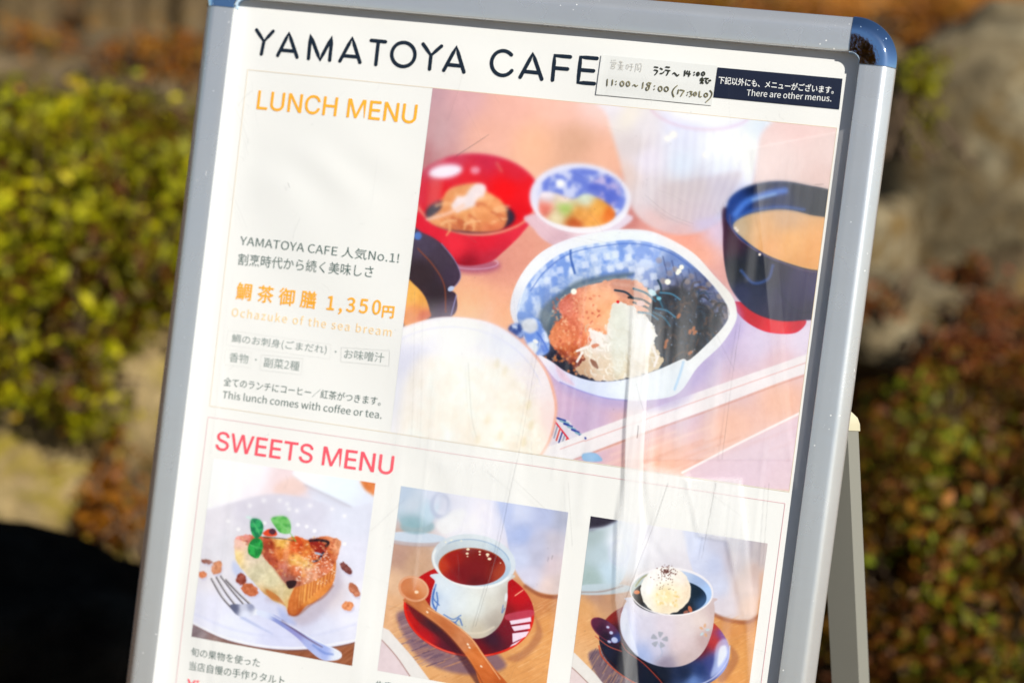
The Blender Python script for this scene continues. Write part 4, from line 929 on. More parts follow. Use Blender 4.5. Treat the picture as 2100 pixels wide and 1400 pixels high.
text('香物', 469, 741.5, 508, 746, 20, M_GREYL); text('・', 522.5, 738.6, 526, 739, 3.4, M_GREYL); text('副菜2種', 540, 752, 613, 760.5, 20, M_GREYL, offset=-.004)
text('全てのランチにコーヒー／紅茶がつきます。', 457.5, 790.5, 780, 832, 18, M_GREY, offset=-.006)
text('This lunch comes with coffee or tea.', 455.5, 816, 782, 858.5, 16.5, M_GREY, offset=-.008)
text('旬の果物を使った', 392, 1343, 534, 1366.5, 18, M_GREY); text('当店自慢の手作りタルト', 388, 1372, 584, 1403, 18.5, M_GREY)
text('Yi', 383, 1412, 406, 1416, 22, M_RED, offset=.01)
text('牛乳', 770, 1411, 806, 1416, 18, M_GREY)
def boxpx(pts, m, w=.28): put('border_line', [bands([plane(*p) for p in pts], w, .3, True)], m, poster)
boxpx([(700.5,712),(800,718.5),(798.5,750),(699,741)], M_LINEP); boxpx([(468,677),(679,706),(677,736),(464,707)], M_LINEP, .14)
boxpx([(463,716),(516,722),(513,754),(460,747)], M_LINEP, .14); boxpx([(536,727),(621,735),(618,768),(533,758)], M_LINEP, .2)

# title in drawn strokes (as measured on the enlarged photo)
def cv(pts, ox, oy, s): return [plane(x / s + ox, y / s + oy) for x, y in pts]
def arc(cx, cy, rx, ry, a0, a1, n=22): return [(cx + rx * math.cos(math.radians(a0 + (a1 - a0) * k / n)), cy + ry * math.sin(math.radians(a0 + (a1 - a0) * k / n))) for k in range(n + 1)]
TIT = {'Y': [[(74,172),(116,236),(168,180)], [(116,236),(101,308)]], 'A': [[(194,316),(258,190),(304,326)], [(214,286),(292,293)]],
 'M': [[(369,334),(381,202),(434,342),(502,212),(489,344)]], 'A2': [[(547,348),(616,217),(660,356)], [(568,318),(648,325)]],
 'T': [[(724,231),(804,239)], [(764,236),(750,368)]], 'O': [arc(906, 311, 66, 68, 0, 354, 36)],
 'Y2': [[(1018,252),(1063,316),(1122,264)], [(1063,316),(1055,394)]], 'A3': [[(1136,401),(1207,269),(1250,411)], [(1157,369),(1240,377)]],
 'C': [arc(1470, 360, 64, 70, -42, -322, 30)], 'A4': [[(1568,440),(1640,306),(1690,451)], [(1590,407),(1672,415)]],
 'F': [[(1852,325),(1764,317),(1751,456)], [(1757,387),(1836,394)]], 'E': [[(2003,334),(1911,326),(1896,470),(1988,477)], [(1903,398),(1984,405)]]}
for k, (ch, sts) in enumerate(TIT.items()):
    put('title_letter', [stroke(cv(s_, 500, 0, 2.763), 3.55, .3, i) for i, s_ in enumerate(sts)], M_INK, poster)

# navy sticker and the handwritten slip lie on the poster
def lying(name, quad, h, m, label, cat, step=4):
    us = [q[0] for q in quad]; vs = [q[1] for q in quad]
    c = bw(np.mean(us), np.mean(vs), warp(np.mean(us), np.mean(vs)) + h)
    root = empty(name, tuple(c), label, cat)
    n = 26; mm_ = 8; V = []; F = []
    q = [np.array(a, float) for a in quad]
    for j in range(mm_ + 1):
        for i in range(n + 1):
            s, t = i / n, j / mm_
            p = q[0] * (1 - s) * (1 - t) + q[1] * s * (1 - t) + q[2] * s * t + q[3] * (1 - s) * t
            V.append(p)
    V = np.array(V)
    for j in range(mm_):
        for i in range(n):
            a = j * (n + 1) + i; F.append((a, a + 1, a + n + 2, a + n + 1))
    return root, V, F
q = [plane(1472, 139), plane(1728, 162), plane(1721, 225), plane(1463.6, 200.7)]
st, V, F = lying('sticker', q, .4, M_NAVY, 'dark navy sticker with two lines of white lettering at the upper right of the poster', 'sticker')
put('backing', [(bw(V[:, 0], V[:, 1], warp(V[:, 0], V[:, 1]) + .45), F)], M_NAVY, st, st)
text('下記以外にも、メニューがございます。', 1473, 172.5, 1709, 193.5, 15.5, M_WHITE, st, .004, True, .7, base=st)
text('There are other menus.', 1531, 197, 1704.5, 209, 13.5, M_WHITE, st, .0, True, .7, base=st)
q = [plane(1234.5, 113.5), plane(1471.5, 136), plane(1460, 217.6), plane(1223.5, 195)]
nt, V, F = lying('paper_slip', q, .6, M_NOTE, 'white paper slip with handwritten opening hours, left of the navy sticker', 'note')
curl = lambda U, Vv: .2 + .45 * np.clip((56 - U) / 6, 0, 1) + .18 * np.clip((236 - Vv) / 5, 0, 1) * (1 + np.sin(U / 9))
put('paper', [(bw(V[:, 0], V[:, 1], warp(V[:, 0], V[:, 1]) + .6 + curl(V[:, 0], V[:, 1])), F)], M_NOTE, nt, nt)
def pen(lst, w, m, name='handwriting'):
    parts = []
    for k, pts in enumerate(lst):
        p = smooth_line(pts, 4) if len(pts) > 2 else pts
        mmp = [plane(x / 7.778 + 1210, y / 7.778 + 100) for x, y in p]
        parts.append(stroke(mmp, w, 1.5, k % 5, 6, 3))
    return put(name, parts, m, nt, nt)
Z = lambda cx, cy, rx, ry: arc(cx, cy, rx, ry, -100, 258, 14)
pen([[(1042,300),(1092,310)], [(1040,350),(1085,362),(1080,390),(1050,425)], [(1135,322),(1165,340)], [(1135,405),(1165,405),(1190,380)], [(1222,300),(1278,308)], [(1215,352),(1285,362)], [(1262,362),(1252,400),(1235,432)],
     [(1335,410),(1355,395),(1385,425),(1405,445),(1425,425)], [(1525,360),(1518,440)], [(1565,365),(1555,405),(1610,415)], [(1597,370),(1585,450)], [(1672,385),(1674,390)], [(1668,425),(1670,430)], Z(1732,412,18,26), Z(1815,408,22,28),
     [(1772,490),(1822,494)], [(1770,515),(1820,520)], [(1797,470),(1793,548),(1775,556),(1788,540),(1815,562)], [(1842,480),(1895,486)], [(1880,488),(1858,520),(1880,560),(1895,555)], [(1905,515),(1915,525)], [(1922,508),(1932,520)]], 1.15, M_PEN)
pen([[(290,500),(283,600)], [(375,508),(366,590)], [(432,530),(434,536)], [(428,575),(430,582)], Z(528,568,28,38), Z(622,572,25,38), [(700,600),(722,585),(748,612),(772,598)], [(862,552),(852,640)],
     [(985,562),(945,552),(925,580),(960,610),(945,665),(915,668),(915,630),(960,600),(985,562)], [(1045,602),(1046,608)], [(1036,655),(1037,661)], Z(1135,650,28,38), Z(1232,655,30,36), [(1402,600),(1350,650),(1328,710),(1350,778)],
     [(1425,665),(1412,728)], [(1452,668),(1512,682),(1490,715),(1462,765)], [(1572,705),(1574,710)], [(1560,745),(1562,750)], [(1606,690),(1640,700),(1618,722),(1642,745),(1602,772)], Z(1690,730,20,28), [(1760,690),(1752,768),(1785,775)], Z(1860,748,26,30), [(1925,675),(1955,720),(1930,790),(1860,860)]], 1.0, M_PEN2)
pen([[(360,185),(366,200)], [(395,180),(398,195)], [(425,185),(415,200)], [(345,222),(440,232),(430,250)], [(370,250),(410,252),(405,275),(368,272),(370,250)], [(360,285),(408,292),(400,325),(356,320),(360,285)],
     [(480,215),(540,228)], [(495,200),(500,240)], [(520,205),(515,245)], [(460,262),(555,275)], [(475,292),(540,300)], [(508,240),(500,350)], [(500,300),(465,345)], [(505,300),(540,350)],
     [(600,265),(630,268),(622,325),(596,322),(600,265)], [(655,250),(700,258)], [(640,290),(705,300)], [(685,262),(672,355),(655,345)],
     [(755,245),(735,375)], [(755,250),(785,255),(778,300)], [(800,250),(835,258),(820,375),(805,365)], [(775,310),(800,314),(795,345),(770,340),(775,310)]], .35, M_PENCIL)

# clear cover over the poster
def crease(U, V):
    f = np.zeros_like(U)
    for c0, sl, a, w in ((88, .02, 1.1, 10), (106, .05, -.8, 8), (205, -.10, .7, 8), (-60, .05, .6, 14), (20, .03, .5, 10), (150, .0, .6, 12)):
        x = U - (c0 + sl * (V + 100)); f += a * np.exp(-np.abs(x) / w) * np.clip((160 - V) / 200, 0, 1)
    return f + .5 * np.sin(U / 37 + V / 160)
M_FILM = bpy.data.materials.new('clear_cover'); M_FILM.use_nodes = True
m = M_FILM; m.node_tree.nodes.clear()
out = nd(m, 'ShaderNodeOutputMaterial'); tr = nd(m, 'ShaderNodeBsdfTransparent'); tr.inputs[0].default_value = (.985, .99, .985, 1)
gl = nd(m, 'ShaderNodeBsdfGlossy'); gl.inputs['Roughness'].default_value = .12
df = nd(m, 'ShaderNodeBsdfDiffuse'); df.inputs[0].default_value = (.93, .94, .95, 1)
sc = nd(m, 'ShaderNodeBsdfDiffuse'); sc.inputs[0].default_value = (.16, .16, .17, 1)
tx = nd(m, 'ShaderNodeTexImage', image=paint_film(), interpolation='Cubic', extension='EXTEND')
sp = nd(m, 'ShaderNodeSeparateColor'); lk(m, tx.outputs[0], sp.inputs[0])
mx1 = nd(m, 'ShaderNodeMixShader'); lk(m, sp.outputs[0], mx1.inputs[0]); lk(m, tr.outputs[0], mx1.inputs[1]); lk(m, df.outputs[0], mx1.inputs[2])  # red mask whitens the film where glare is painted
mx2 = nd(m, 'ShaderNodeMixShader'); g = nd(m, 'ShaderNodeMath', operation='MULTIPLY'); g.inputs[1].default_value = .55; lk(m, sp.outputs[1], g.inputs[0])
lk(m, g.outputs[0], mx2.inputs[0]); lk(m, mx1.outputs[0], mx2.inputs[1]); lk(m, sc.outputs[0], mx2.inputs[2])
lw = nd(m, 'ShaderNodeLayerWeight'); lw.inputs[0].default_value = .5
pw = nd(m, 'ShaderNodeMath', operation='POWER'); lk(m, lw.outputs['Facing'], pw.inputs[0]); pw.inputs[1].default_value = 5
fr = nd(m, 'ShaderNodeMath', operation='MULTIPLY_ADD'); lk(m, pw.outputs[0], fr.inputs[0]); fr.inputs[1].default_value = .9; fr.inputs[2].default_value = .02
mx3 = nd(m, 'ShaderNodeMixShader'); lk(m, fr.outputs[0], mx3.inputs[0]); lk(m, mx2.outputs[0], mx3.inputs[1]); lk(m, gl.outputs[0], mx3.inputs[2])
lk(m, mx3.outputs[0], out.inputs[0])
nb = noise_node(m, 60, 2, .5, objco(m)); bb = nd(m, 'ShaderNodeBump'); bb.inputs['Strength'].default_value = .06; bb.inputs['Distance'].default_value = .002
lk(m, nb.outputs[0], bb.inputs['Height']); lk(m, bb.outputs[0], gl.inputs['Normal'])
new_obj('clear_cover', sheet(-310, 282.5, -572, 294.5, 3.6, 5, 1.0, crease), M_FILM, BOARD, label='scratched clear plastic cover, glare painted along its folds')

# snap-frame rails: (w across from the inner edge, h above the poster plane)
def bevel(g=0.):
    a = [(18.5 + (9 + g) * math.sin(math.radians(t)), 1.7 + (9 + g) * math.cos(math.radians(t))) for t in range(7, 43, 7)]
    return a + [(30.2 + g, 3.2 + g * .6), (31.1 + g, 1.9 + g * .5), (31.5 + g, .2), (31.5 + g, -10), (30, -14), (3, -14)]
PROF = [(0, -6), (0, 9.2), (.5, 10.0), (1.2, 10.2)] + [(1.2 + 17.3 * k / 3, 10.2 + .5 * k / 3) for k in range(1, 4)] + bevel()
def sweep(rings, closed_ends=True):
    n = len(rings[0]); V = [p for r in rings for p in r]; F = []
    for k in range(len(rings) - 1):
        for i in range(n):
            a = k * n + i; b = k * n + (i + 1) % n; F.append((a, b, b + n, a + n))
    if closed_ends:
        F.append(tuple(range(n))); F.append(tuple(range((len(rings) - 1) * n, len(rings) * n))[::-1])
    return V, F
def fix(me, smooth_ang=35):
    import bmesh
    bm = bmesh.new(); bm.from_mesh(me); bmesh.ops.remove_doubles(bm, verts=bm.verts, dist=1e-7)
    bmesh.ops.recalc_face_normals(bm, faces=bm.faces)
    for f in bm.faces: f.smooth = True
    for e in bm.edges:
        if len(e.link_faces) == 2 and e.calc_face_angle(0) > math.radians(smooth_ang): e.smooth = False
    bm.to_mesh(me); bm.free(); return me
def prof_pts(f, prof=PROF, grow=0):
    return [f(w, h) for w, h in prof]
U0, U1, V0, V1 = INNER; RC = 8.0
def Wp(u, v, h): return bw(u, v, h)
def rail(f0, m_, label):
    N = 14; rings = []
    for k in range(N + 1):
        t = k / N
        rings.append([f0(w, h, t) for w, h in PROF])
    V, F = sweep(rings); me = fix(mesh('rail', local(V), F))
    new_obj('rail', me, m_, BOARD, label=label)
rail(lambda w, h, t: Wp(U1 + w, V0 + RC + (V1 - V0 - 2 * RC) * t, h), M_ALU_V, 'right frame rail with a bright sunlit edge')
rail(lambda w, h, t: Wp(U0 - w, V0 + RC + (V1 - V0 - 2 * RC) * t, h), M_ALU_V, 'left frame rail')
rail(lambda w, h, t: Wp(U0 + RC + (U1 - U0 - 2 * RC) * t, V1 + w, h), M_ALU_H, 'top frame rail')
rail(lambda w, h, t: Wp(U0 + RC + (U1 - U0 - 2 * RC) * t, V0 - w, h), M_ALU_H, 'bottom frame rail')
CAPP = [(-.9, -6), (-.9, 9.9), (0, 11.1)] + [(18.5 * k / 3, 11.1 + .4 * k / 3) for k in range(1, 4)] + bevel(.8)
for cu, cv_, a0 in ((U1 - RC, V1 - RC, 0), (U0 + RC, V1 - RC, 90), (U0 + RC, V0 + RC, 180), (U1 - RC, V0 + RC, 270)):
    rings = []
    for k in range(-1, 18):
        if k == -1 or k == 17:
            a = math.radians(a0 + (0 if k < 0 else 90)); ta = np.array([math.sin(a), -math.cos(a)]) * (2.0 if k < 0 else -2.0)
        else:
            a = math.radians(a0 + 90 * k / 16); ta = np.zeros(2)
        rings.append([Wp(cu + (RC + w) * math.cos(a) + ta[0], cv_ + (RC + w) * math.sin(a) + ta[1], h) for w, h in CAPP])
    V, F = sweep(rings); new_obj('corner_cap', fix(mesh('corner_cap', local(V), F), 50), M_CHROME, BOARD)
# gasket strip under the rails' inner lip, and the back board
def slab(u0, u1, v0, v1, h0, h1):
    V = [bw(u, v, h) for h in (h0, h1) for u, v in ((u0, v0), (u1, v0), (u1, v1), (u0, v1))]
    return V, [(3, 2, 1, 0), (4, 5, 6, 7), (0, 1, 5, 4), (1, 2, 6, 5), (2, 3, 7, 6), (3, 0, 4, 7)]
def part_box(name, args, m, **kw):
    V, F = slab(*args); return new_obj(name, fix(mesh(name, local(V), F), 20), m, BOARD, **kw)
part_box('back_board', (U0 - 2.9, U1 + 2.9, V0 - 2.9, V1 + 2.9, -13, -4), M_BACK)

# rear legs: folded aluminium channels hinged half-way down the back, splaying outwards
def leg_pair(side):
    """side +1: right leg as seen; mirrored for -1"""
    um = (U0 + U1) / 2
    top = np.array(bw(307, -42, -26)); dirn = None
    # direction in board space: down, back and outwards
    d = np.array([.158, -1.0, -.42]); d /= np.linalg.norm(d)
    L = 900
    def P(a, c, e, l):
        # a along the leg's broad side, c along its narrow side
        bu = 308.5 + d[0] * l; bv = -34 + d[1] * l; bh = -30 + d[2] * l
        # axes: broad faces the front-left, narrow faces the front-right
        ax = np.array([-.97, .02, -.12]); bx = np.array([.62, .02, -.75])
        q = np.array([bu, bv, bh]) + ax * a + bx * c
        uu = q[0] if side > 0 else 2 * um - q[0]
        return bw(uu, q[1], q[2])
    prof = [(0, 0), (27, 0), (27, 2), (2, 2), (2, 13), (24, 13), (24, 15), (0, 15)]
    rings = [[P(a, c, 0, l) for a, c in prof] for l in (6, L)]
    V, F = sweep(rings); me = fix(mesh('rear_leg', local(V), F), 20); lg = new_obj('rear_leg', me, M_ALU2, BOARD, label=('right' if side > 0 else 'left') + ' rear leg')
    capp = [(-1., -1.), (24, -1.), (27.5, 4), (26, 15), (-1., 16.)]
    rings = []
    for k, (l, s) in enumerate(((7, 1), (0, 1), (-6, .9), (-11, .62), (-12, .3))):
        cx, cy = 12, 7
        rings.append([P(cx + (a - cx) * s, cy + (c - cy) * s, 0, l) for a, c in capp])
    V, F = sweep(rings); new_obj('leg_cap', fix(mesh('leg_cap', np.asarray(V) - np.array(BOARD.location), F), 35), M_CREAM, lg)
    parts = []
    for i in range(4):
        for j in range(7):
            a = 2 + i * 3.2; l = 4 - j * 1.9
            p = [P(a + da, -1.6, 0, l + dl) for da, dl in ((0, 0), (1.6, 0), (1.6, -1), (0, -1))]
            p2 = [P(a + da, -.9, 0, l + dl) for da, dl in ((0, 0), (1.6, 0), (1.6, -1), (0, -1))]
            parts.append((p + p2, [(0, 1, 2, 3), (0, 4, 5, 1), (1, 5, 6, 2), (2, 6, 7, 3), (3, 7, 4, 0)]))
    V, F = join(parts); new_obj('grip_ribs', fix(mesh('grip_ribs', local(V), F), 20), M_CREAM, lg)
    # hinge arm
    V, F = slab(*( (298, 303) if side > 0 else (2 * um - 303, 2 * um - 298) ), -78, -34, -34, -14)
    new_obj('hinge', fix(mesh('hinge', local(V), F), 20), M_BLACK, lg)
    foot = [(-2, -2), (29, -2), (29, 17), (-2, 17)]
    rings = [[P(a, c, 0, l) for a, c in foot] for l in (L - 6, L + 14)]
    V, F = sweep(rings); new_obj('foot', fix(mesh('foot', local(V), F), 20), M_BLACK, lg)
    return P
leg_pair(1); leg_pair(-1)
# front uprights below the frame down to the ground
for u in (U0 - 24, U1 + 4):
    vb = -(HB / math.cos(TILT)) * 1000 + 12
    part_box('front_leg', (u, u + 20, vb, V0 - 30, -13.5, 5), M_ALU)
    part_box('foot', (u - 2, u + 22, vb - 8, vb + .2, -16, 8), M_BLACK)
part_box('cross_bar', (U0 - 3.6, U1 + 3.6, -800, -775, -12, 3), M_ALU)

# ------------------------------------------------------------------ garden behind
def rs(seed): return np.random.default_rng(seed)
def stone_mat(name, cols, moss=(.16, .15, .03), mossamt=.5, scale=6, rough=.85):
    m = mat(name, (.2, .2, .2), rough, 0, .25); b = m.node_tree.nodes['Principled BSDF']; c = objco(m)
    n1 = noise_node(m, scale, 6, .65, c, .6); n2 = noise_node(m, scale * 5, 5, .7, c); n3 = noise_node(m, scale * 1.7, 5, .7, c, 1.)
    r1 = ramp(m, n1.outputs[0], [(.28, cols[0]), (.5, cols[1]), (.72, cols[2])])
    r2 = ramp(m, n2.outputs[0], [(.35, (.55, .55, .55)), (.7, (1.3, 1.3, 1.3))])
    x = mixc(m, 1., r1.outputs[0], r2.outputs[0], 'MULTIPLY')
    r3 = ramp(m, n3.outputs[0], [(.62 - mossamt * .25, (0, 0, 0)), (.72 - mossamt * .25, (1, 1, 1))])
    x = mixc(m, r3.outputs[0], x, moss); lk(m, x, b.inputs['Base Color'])
    bump(m, n2.outputs[0], .7, .02); return m
M_ST_TAN = stone_mat('tan_lichen_stone', ((.09, .055, .02), (.26, .185, .08), (.44, .34, .17)), (.21, .16, .02), .45)
M_ST_GREY = stone_mat('grey_brown_stone', ((.045, .028, .012), (.14, .095, .045), (.26, .20, .12)), (.13, .075, .01), .3)
M_ST_PALE = stone_mat('pale_weathered_stone', ((.03, .02, .008), (.11, .075, .034), (.26, .21, .12)), (.14, .07, .01), .4, 5)
M_ST_LITE = stone_mat('light_weathered_stone', ((.07, .05, .025), (.20, .155, .085), (.38, .33, .21)), (.12, .07, .015), .35, 5)
M_ST_SHADOW = stone_mat('shadow_dark_stone', ((.004, .0035, .003), (.014, .012, .009), (.035, .030, .022)), (.014, .011, .004), .1, 4, 1.)  # near-black colour stands in for deep shadow
M_ST_SHADOW.node_tree.nodes['Principled BSDF'].inputs['Specular IOR Level'].default_value = .02
M_ST_ORA = stone_mat('orange_mossy_stone', ((.06, .03, .008), (.19, .085, .018), (.28, .16, .05)), (.30, .10, .005), .7)
def boulder(name, c, size, seed, m, label, rot=0, amp=.28, flat=0, sub=4):
    import bmesh
    bm = bmesh.new(); bmesh.ops.create_icosphere(bm, subdivisions=sub, radius=1)
    off = Vector((seed * 7.3, seed * 3.1, seed * 1.7))
    for v in bm.verts:
        p = v.co.copy(); s = 1 + amp * mnoise.noise(p * .9 + off) * 1.6 + amp * .5 * mnoise.noise(p * 2.3 + off) + amp * .22 * mnoise.noise(p * 6 + off) + amp * .1 * mnoise.noise(p * 13 + off)
        # blocky facets
        q = Vector((math.copysign(abs(p.x) ** .75, p.x), math.copysign(abs(p.y) ** .75, p.y), math.copysign(abs(p.z) ** .75, p.z)))
        v.co = Vector((q.x * size[0], q.y * size[1], q.z * size[2])) * s
    me = bpy.data.meshes.new(name); bm.to_mesh(me); bm.free()
    me.polygons.foreach_set('use_smooth', [True] * len(me.polygons))
    o = new_obj(name, me, m, None, label, 'rock', 'boulders of the garden bank' if name == 'boulder' else 'upright stones at the top left'); o.location = c; o.rotation_euler = (0, 0, rot); return o
def leaf_mat(name, cols, transl=.35):
    m = bpy.data.materials.new(name); m.use_nodes = True; nt_ = m.node_tree
    b = nt_.nodes['Principled BSDF']; b.inputs['Roughness'].default_value = .5; b.inputs['Specular IOR Level'].default_value = .22
    a = nd(m, 'ShaderNodeAttribute', attribute_name='tint'); sp = nd(m, 'ShaderNodeSeparateColor'); lk(m, a.outputs['Color'], sp.inputs[0])
    r = ramp(m, sp.outputs[0], cols); lk(m, r.outputs[0], b.inputs['Base Color'])
    t = nd(m, 'ShaderNodeBsdfTranslucent'); lk(m, r.outputs[0], t.inputs[0])
    x = nd(m, 'ShaderNodeMixShader'); x.inputs[0].default_value = transl
    lk(m, b.outputs[0], x.inputs[1]); lk(m, t.outputs[0], x.inputs[2]); lk(m, x.outputs[0], nt_.nodes['Material Output'].inputs[0])
    return m
def leaves_mesh(name, C, N, size, tint, seed=0, aspect=.55):
    """C centres, N main directions; each leaf a folded six-point blade"""
    r = rs(seed); n = len(C)
    d = N + r.normal(size=(n, 3)) * .75; d /= np.linalg.norm(d, axis=1)[:, None]
    t = np.cross(d, r.normal(size=(n, 3))); t /= np.linalg.norm(t, axis=1)[:, None] + 1e-9
    s = np.cross(t, d); L = (size * (.6 + .8 * r.random(n)))[:, None]; Wd = L * aspect * .5
    # blade points: base, left, right, tip with a fold and droop along d
    base = C - t * L * .5; tip = C + t * L * .5 - d * L * .12
    l = C - s * Wd + d * L * .08; rr = C + s * Wd + d * L * .08; mid = C
    V = np.stack([base, l, tip, rr, mid], 1).reshape(-1, 3)
    i = np.arange(n) * 5
    F = np.stack([np.stack([i, i + 4, i + 1], 1), np.stack([i + 1, i + 4, i + 2], 1), np.stack([i, i + 3, i + 4], 1), np.stack([i + 4, i + 3, i + 2], 1)], 1).reshape(-1, 3)
    me = bpy.data.meshes.new(name); me.vertices.add(len(V)); me.vertices.foreach_set('co', V.ravel().astype(np.float32))
    me.loops.add(len(F) * 3); me.loops.foreach_set('vertex_index', F.ravel().astype(np.int32))
    me.polygons.add(len(F)); me.polygons.foreach_set('loop_start', (np.arange(len(F)) * 3).astype(np.int32))
    try: me.polygons.foreach_set('loop_total', np.full(len(F), 3, np.int32))
    except Exception: pass
    a = me.attributes.new('tint', 'FLOAT_COLOR', 'POINT'); col = np.ones((len(V), 4), np.float32); col[:, 0] = np.repeat(tint, 5)
    a.data.foreach_set('color', col.ravel()); me.update(); me.validate(); return me
M_LF_YG = leaf_mat('yellow_green_leaves', [(0, (.10, .034, .004)), (.22, (.12, .075, .003)), (.46, (.20, .20, .003)), (.7, (.38, .37, .004)), (.9, (.68, .58, .008)), (1, (.62, .28, .04))], .4)
M_LF_DK = leaf_mat('dark_olive_leaves', [(0, (.085, .022, .004)), (.32, (.14, .048, .004)), (.55, (.13, .080, .003)), (.8, (.13, .145, .004)), (.93, (.19, .23, .01)), (1, (.36, .13, .015))], .3)
M_LF_RED = leaf_mat('red_brown_leaves', [(0, (.09, .025, .008)), (.4, (.20, .055, .012)), (.7, (.26, .085, .015)), (.9, (.16, .13, .02)), (1, (.36, .08, .04))], .35)
M_LF_ORA = leaf_mat('orange_leaves', [(0, (.14, .045, .005)), (.4, (.27, .085, .006)), (.75, (.36, .14, .008)), (1, (.24, .19, .02))], .35)
M_TWIG = mat('twigs', (.10, .062, .032), .8); M_EARTH = mat('x', (.1, .07, .04), .9)
def tube(p0, p1, r0, r1, n=5):
    p0 = np.array(p0); p1 = np.array(p1); d = p1 - p0; d = d / (np.linalg.norm(d) + 1e-9)
    a = np.cross(d, [0, 0, 1.] if abs(d[2]) < .9 else [1., 0, 0]); a /= np.linalg.norm(a); b = np.cross(d, a)
    V = []
    for p, r in ((p0, r0), (p1, r1)):
        for k in range(n): V.append(p + (a * math.cos(6.283 * k / n) + b * math.sin(6.283 * k / n)) * r)
    return V, [(k, (k + 1) % n, n + (k + 1) % n, n + k) for k in range(n)]
def shrub(name, blobs, n, size, m, label, cat, seed, ground, tint_f=None, twigs=60, depthfrac=.35):
    """blobs: (centre, radii). leaves fill the outer shell in clumps; twigs run from the foot"""
    r = rs(seed); base = np.array(ground, float)
    root = empty(name, tuple(base), label, cat, {'azalea_hedge': 'clipped azalea hedges', 'garden_shrub': 'shrubs up the slope', 'orange_moss_plant': 'orange low growth on the stones'}.get(name))
    vol = np.array([b[1][0] * b[1][1] * b[1][2] for b in blobs]) ** .67; vol /= vol.sum()
    C = []; N = []; T = []
    for (c, rad), fr in zip(blobs, vol):
        k = int(n * fr); nc = max(6, k // 9)
        u = r.normal(size=(nc, 3)); u /= np.linalg.norm(u, axis=1)[:, None]
        rr = 1 - depthfrac * r.random(nc) ** 1.4
        bumpy = 1 + .13 * np.sin(u[:, 0] * 7 + seed) * np.cos(u[:, 2] * 6 + u[:, 1] * 5)
        cc = np.array(c) + u * np.array(rad) * (rr * bumpy)[:, None]
        ct = r.random(nc)
        idx = np.repeat(np.arange(nc), 9)
        p = cc[idx] + r.normal(size=(len(idx), 3)) * size * .75
        C.append(p); N.append(u[idx] + np.array([.2, -.1, .5])); T.append(np.clip(ct[idx] * .75 + r.normal(size=len(idx)) * .13 + .12, 0, 1))
    C = np.concatenate(C); N = np.concatenate(N); N /= np.linalg.norm(N, axis=1)[:, None]; T = np.concatenate(T)
    keep = C[:, 2] > gz(C[:, 0], C[:, 1]) - .02
    C, N, T = C[keep], N[keep], T[keep]
    if tint_f is not None: T = np.clip(T + tint_f(C), 0, 1)
    me = leaves_mesh('foliage', C - base, N, size, T, seed); o = new_obj('foliage', me, m, root, kind='stuff')
    parts = []
    for k in range(twigs):
        c, rad = blobs[r.integers(len(blobs))]
        u = r.normal(size=3); u /= np.linalg.norm(u); u[2] = abs(u[2])
        end = np.array(c) + u * np.array(rad) * .85; s0 = base + np.array([r.normal() * .08, r.normal() * .05, 0])
        mid = s0 * .45 + end * .55 + r.normal(size=3) * .03
        parts += [tube(s0 - base, mid - base, .006, .004), tube(mid - base, end - base, .004, .0015)]
    V, F = join(parts); new_obj('twigs', mesh('twigs', V, F), M_TWIG, root, kind='stuff')
    return root
def gz(x, y):
    """height of the bank behind the board"""
    x = np.asarray(x, float); y = np.asarray(y, float)
    t = np.clip((y - .75) / 2.6, 0, 1); z = .92 * t * t * (3 - 2 * t)
    z = z + np.clip(y - 3.4, 0, 60) * .16
    return z + (.03 * np.sin(x * 3.1 + y * 2) + .02 * np.sin(x * 7.7 - y * 5)) * np.clip((y - .6) / .5, 0, 1)
# ground: one sheet to the horizon, fine near the board
xs = np.concatenate([-np.geomspace(60, 2.6, 14), np.linspace(-2.4, 2.4, 80), np.geomspace(2.6, 60, 14)])
ys = np.concatenate([-np.geomspace(60, 1.2, 12), np.linspace(-1., 5., 110), np.geomspace(5.3, 90, 18)])
X, Y = np.meshgrid(xs, ys); Zg = gz(X, Y); Zg = np.where(Y > 20, np.minimum(Zg, 4.2), Zg)
V = np.stack([X, Y, Zg], -1).reshape(-1, 3); F = []
nx = len(xs)
for j in range(len(ys) - 1):
    for i in range(nx - 1):
        a = j * nx + i; F.append((a, a + 1, a + nx + 1, a + nx))
M_GND = mat('earth_and_moss', (.1, .08, .05), .95, 0, .15); c = objco(M_GND)
n1 = noise_node(M_GND, 3, 6, .65, c, .5); n2 = noise_node(M_GND, 40, 6, .7, c); n3 = noise_node(M_GND, 9, 5, .6, c, .8)
r1 = ramp(M_GND, n1.outputs[0], [(.3, (.045, .028, .012)), (.5, (.12, .075, .03)), (.7, (.20, .14, .07))])
r2 = ramp(M_GND, n2.outputs[0], [(.3, (.5, .5, .5)), (.7, (1.3, 1.3, 1.3))]); r3 = ramp(M_GND, n3.outputs[0], [(.5, (0, 0, 0)), (.6, (1, 1, 1))])
xx = mixc(M_GND, 1., r1.outputs[0], r2.outputs[0], 'MULTIPLY'); xx = mixc(M_GND, r3.outputs[0], xx, (.20, .075, .010))
lk(M_GND, xx, M_GND.node_tree.nodes['Principled BSDF'].inputs['Base Color']); bump(M_GND, n2.outputs[0], .8, .03)
new_obj('ground', mesh('ground', V, F, True), M_GND, None, kind='structure')

def px(x, y, z, sx, sy, sz): # picture centre, metres ahead, sizes in photo pixels -> (centre, radii)
    k = z / FP; return tuple(at(x, y, z)), (sx * k / 2, sy, sz * k / 2)
def rock(x, y, z, w, h, dep, seed, m, label, rot=0, amp=.22):
    c, s_ = px(x, y, z, w, dep, h); return boulder('boulder', c, (s_[0], dep, s_[2]), seed, m, label, rot, amp)
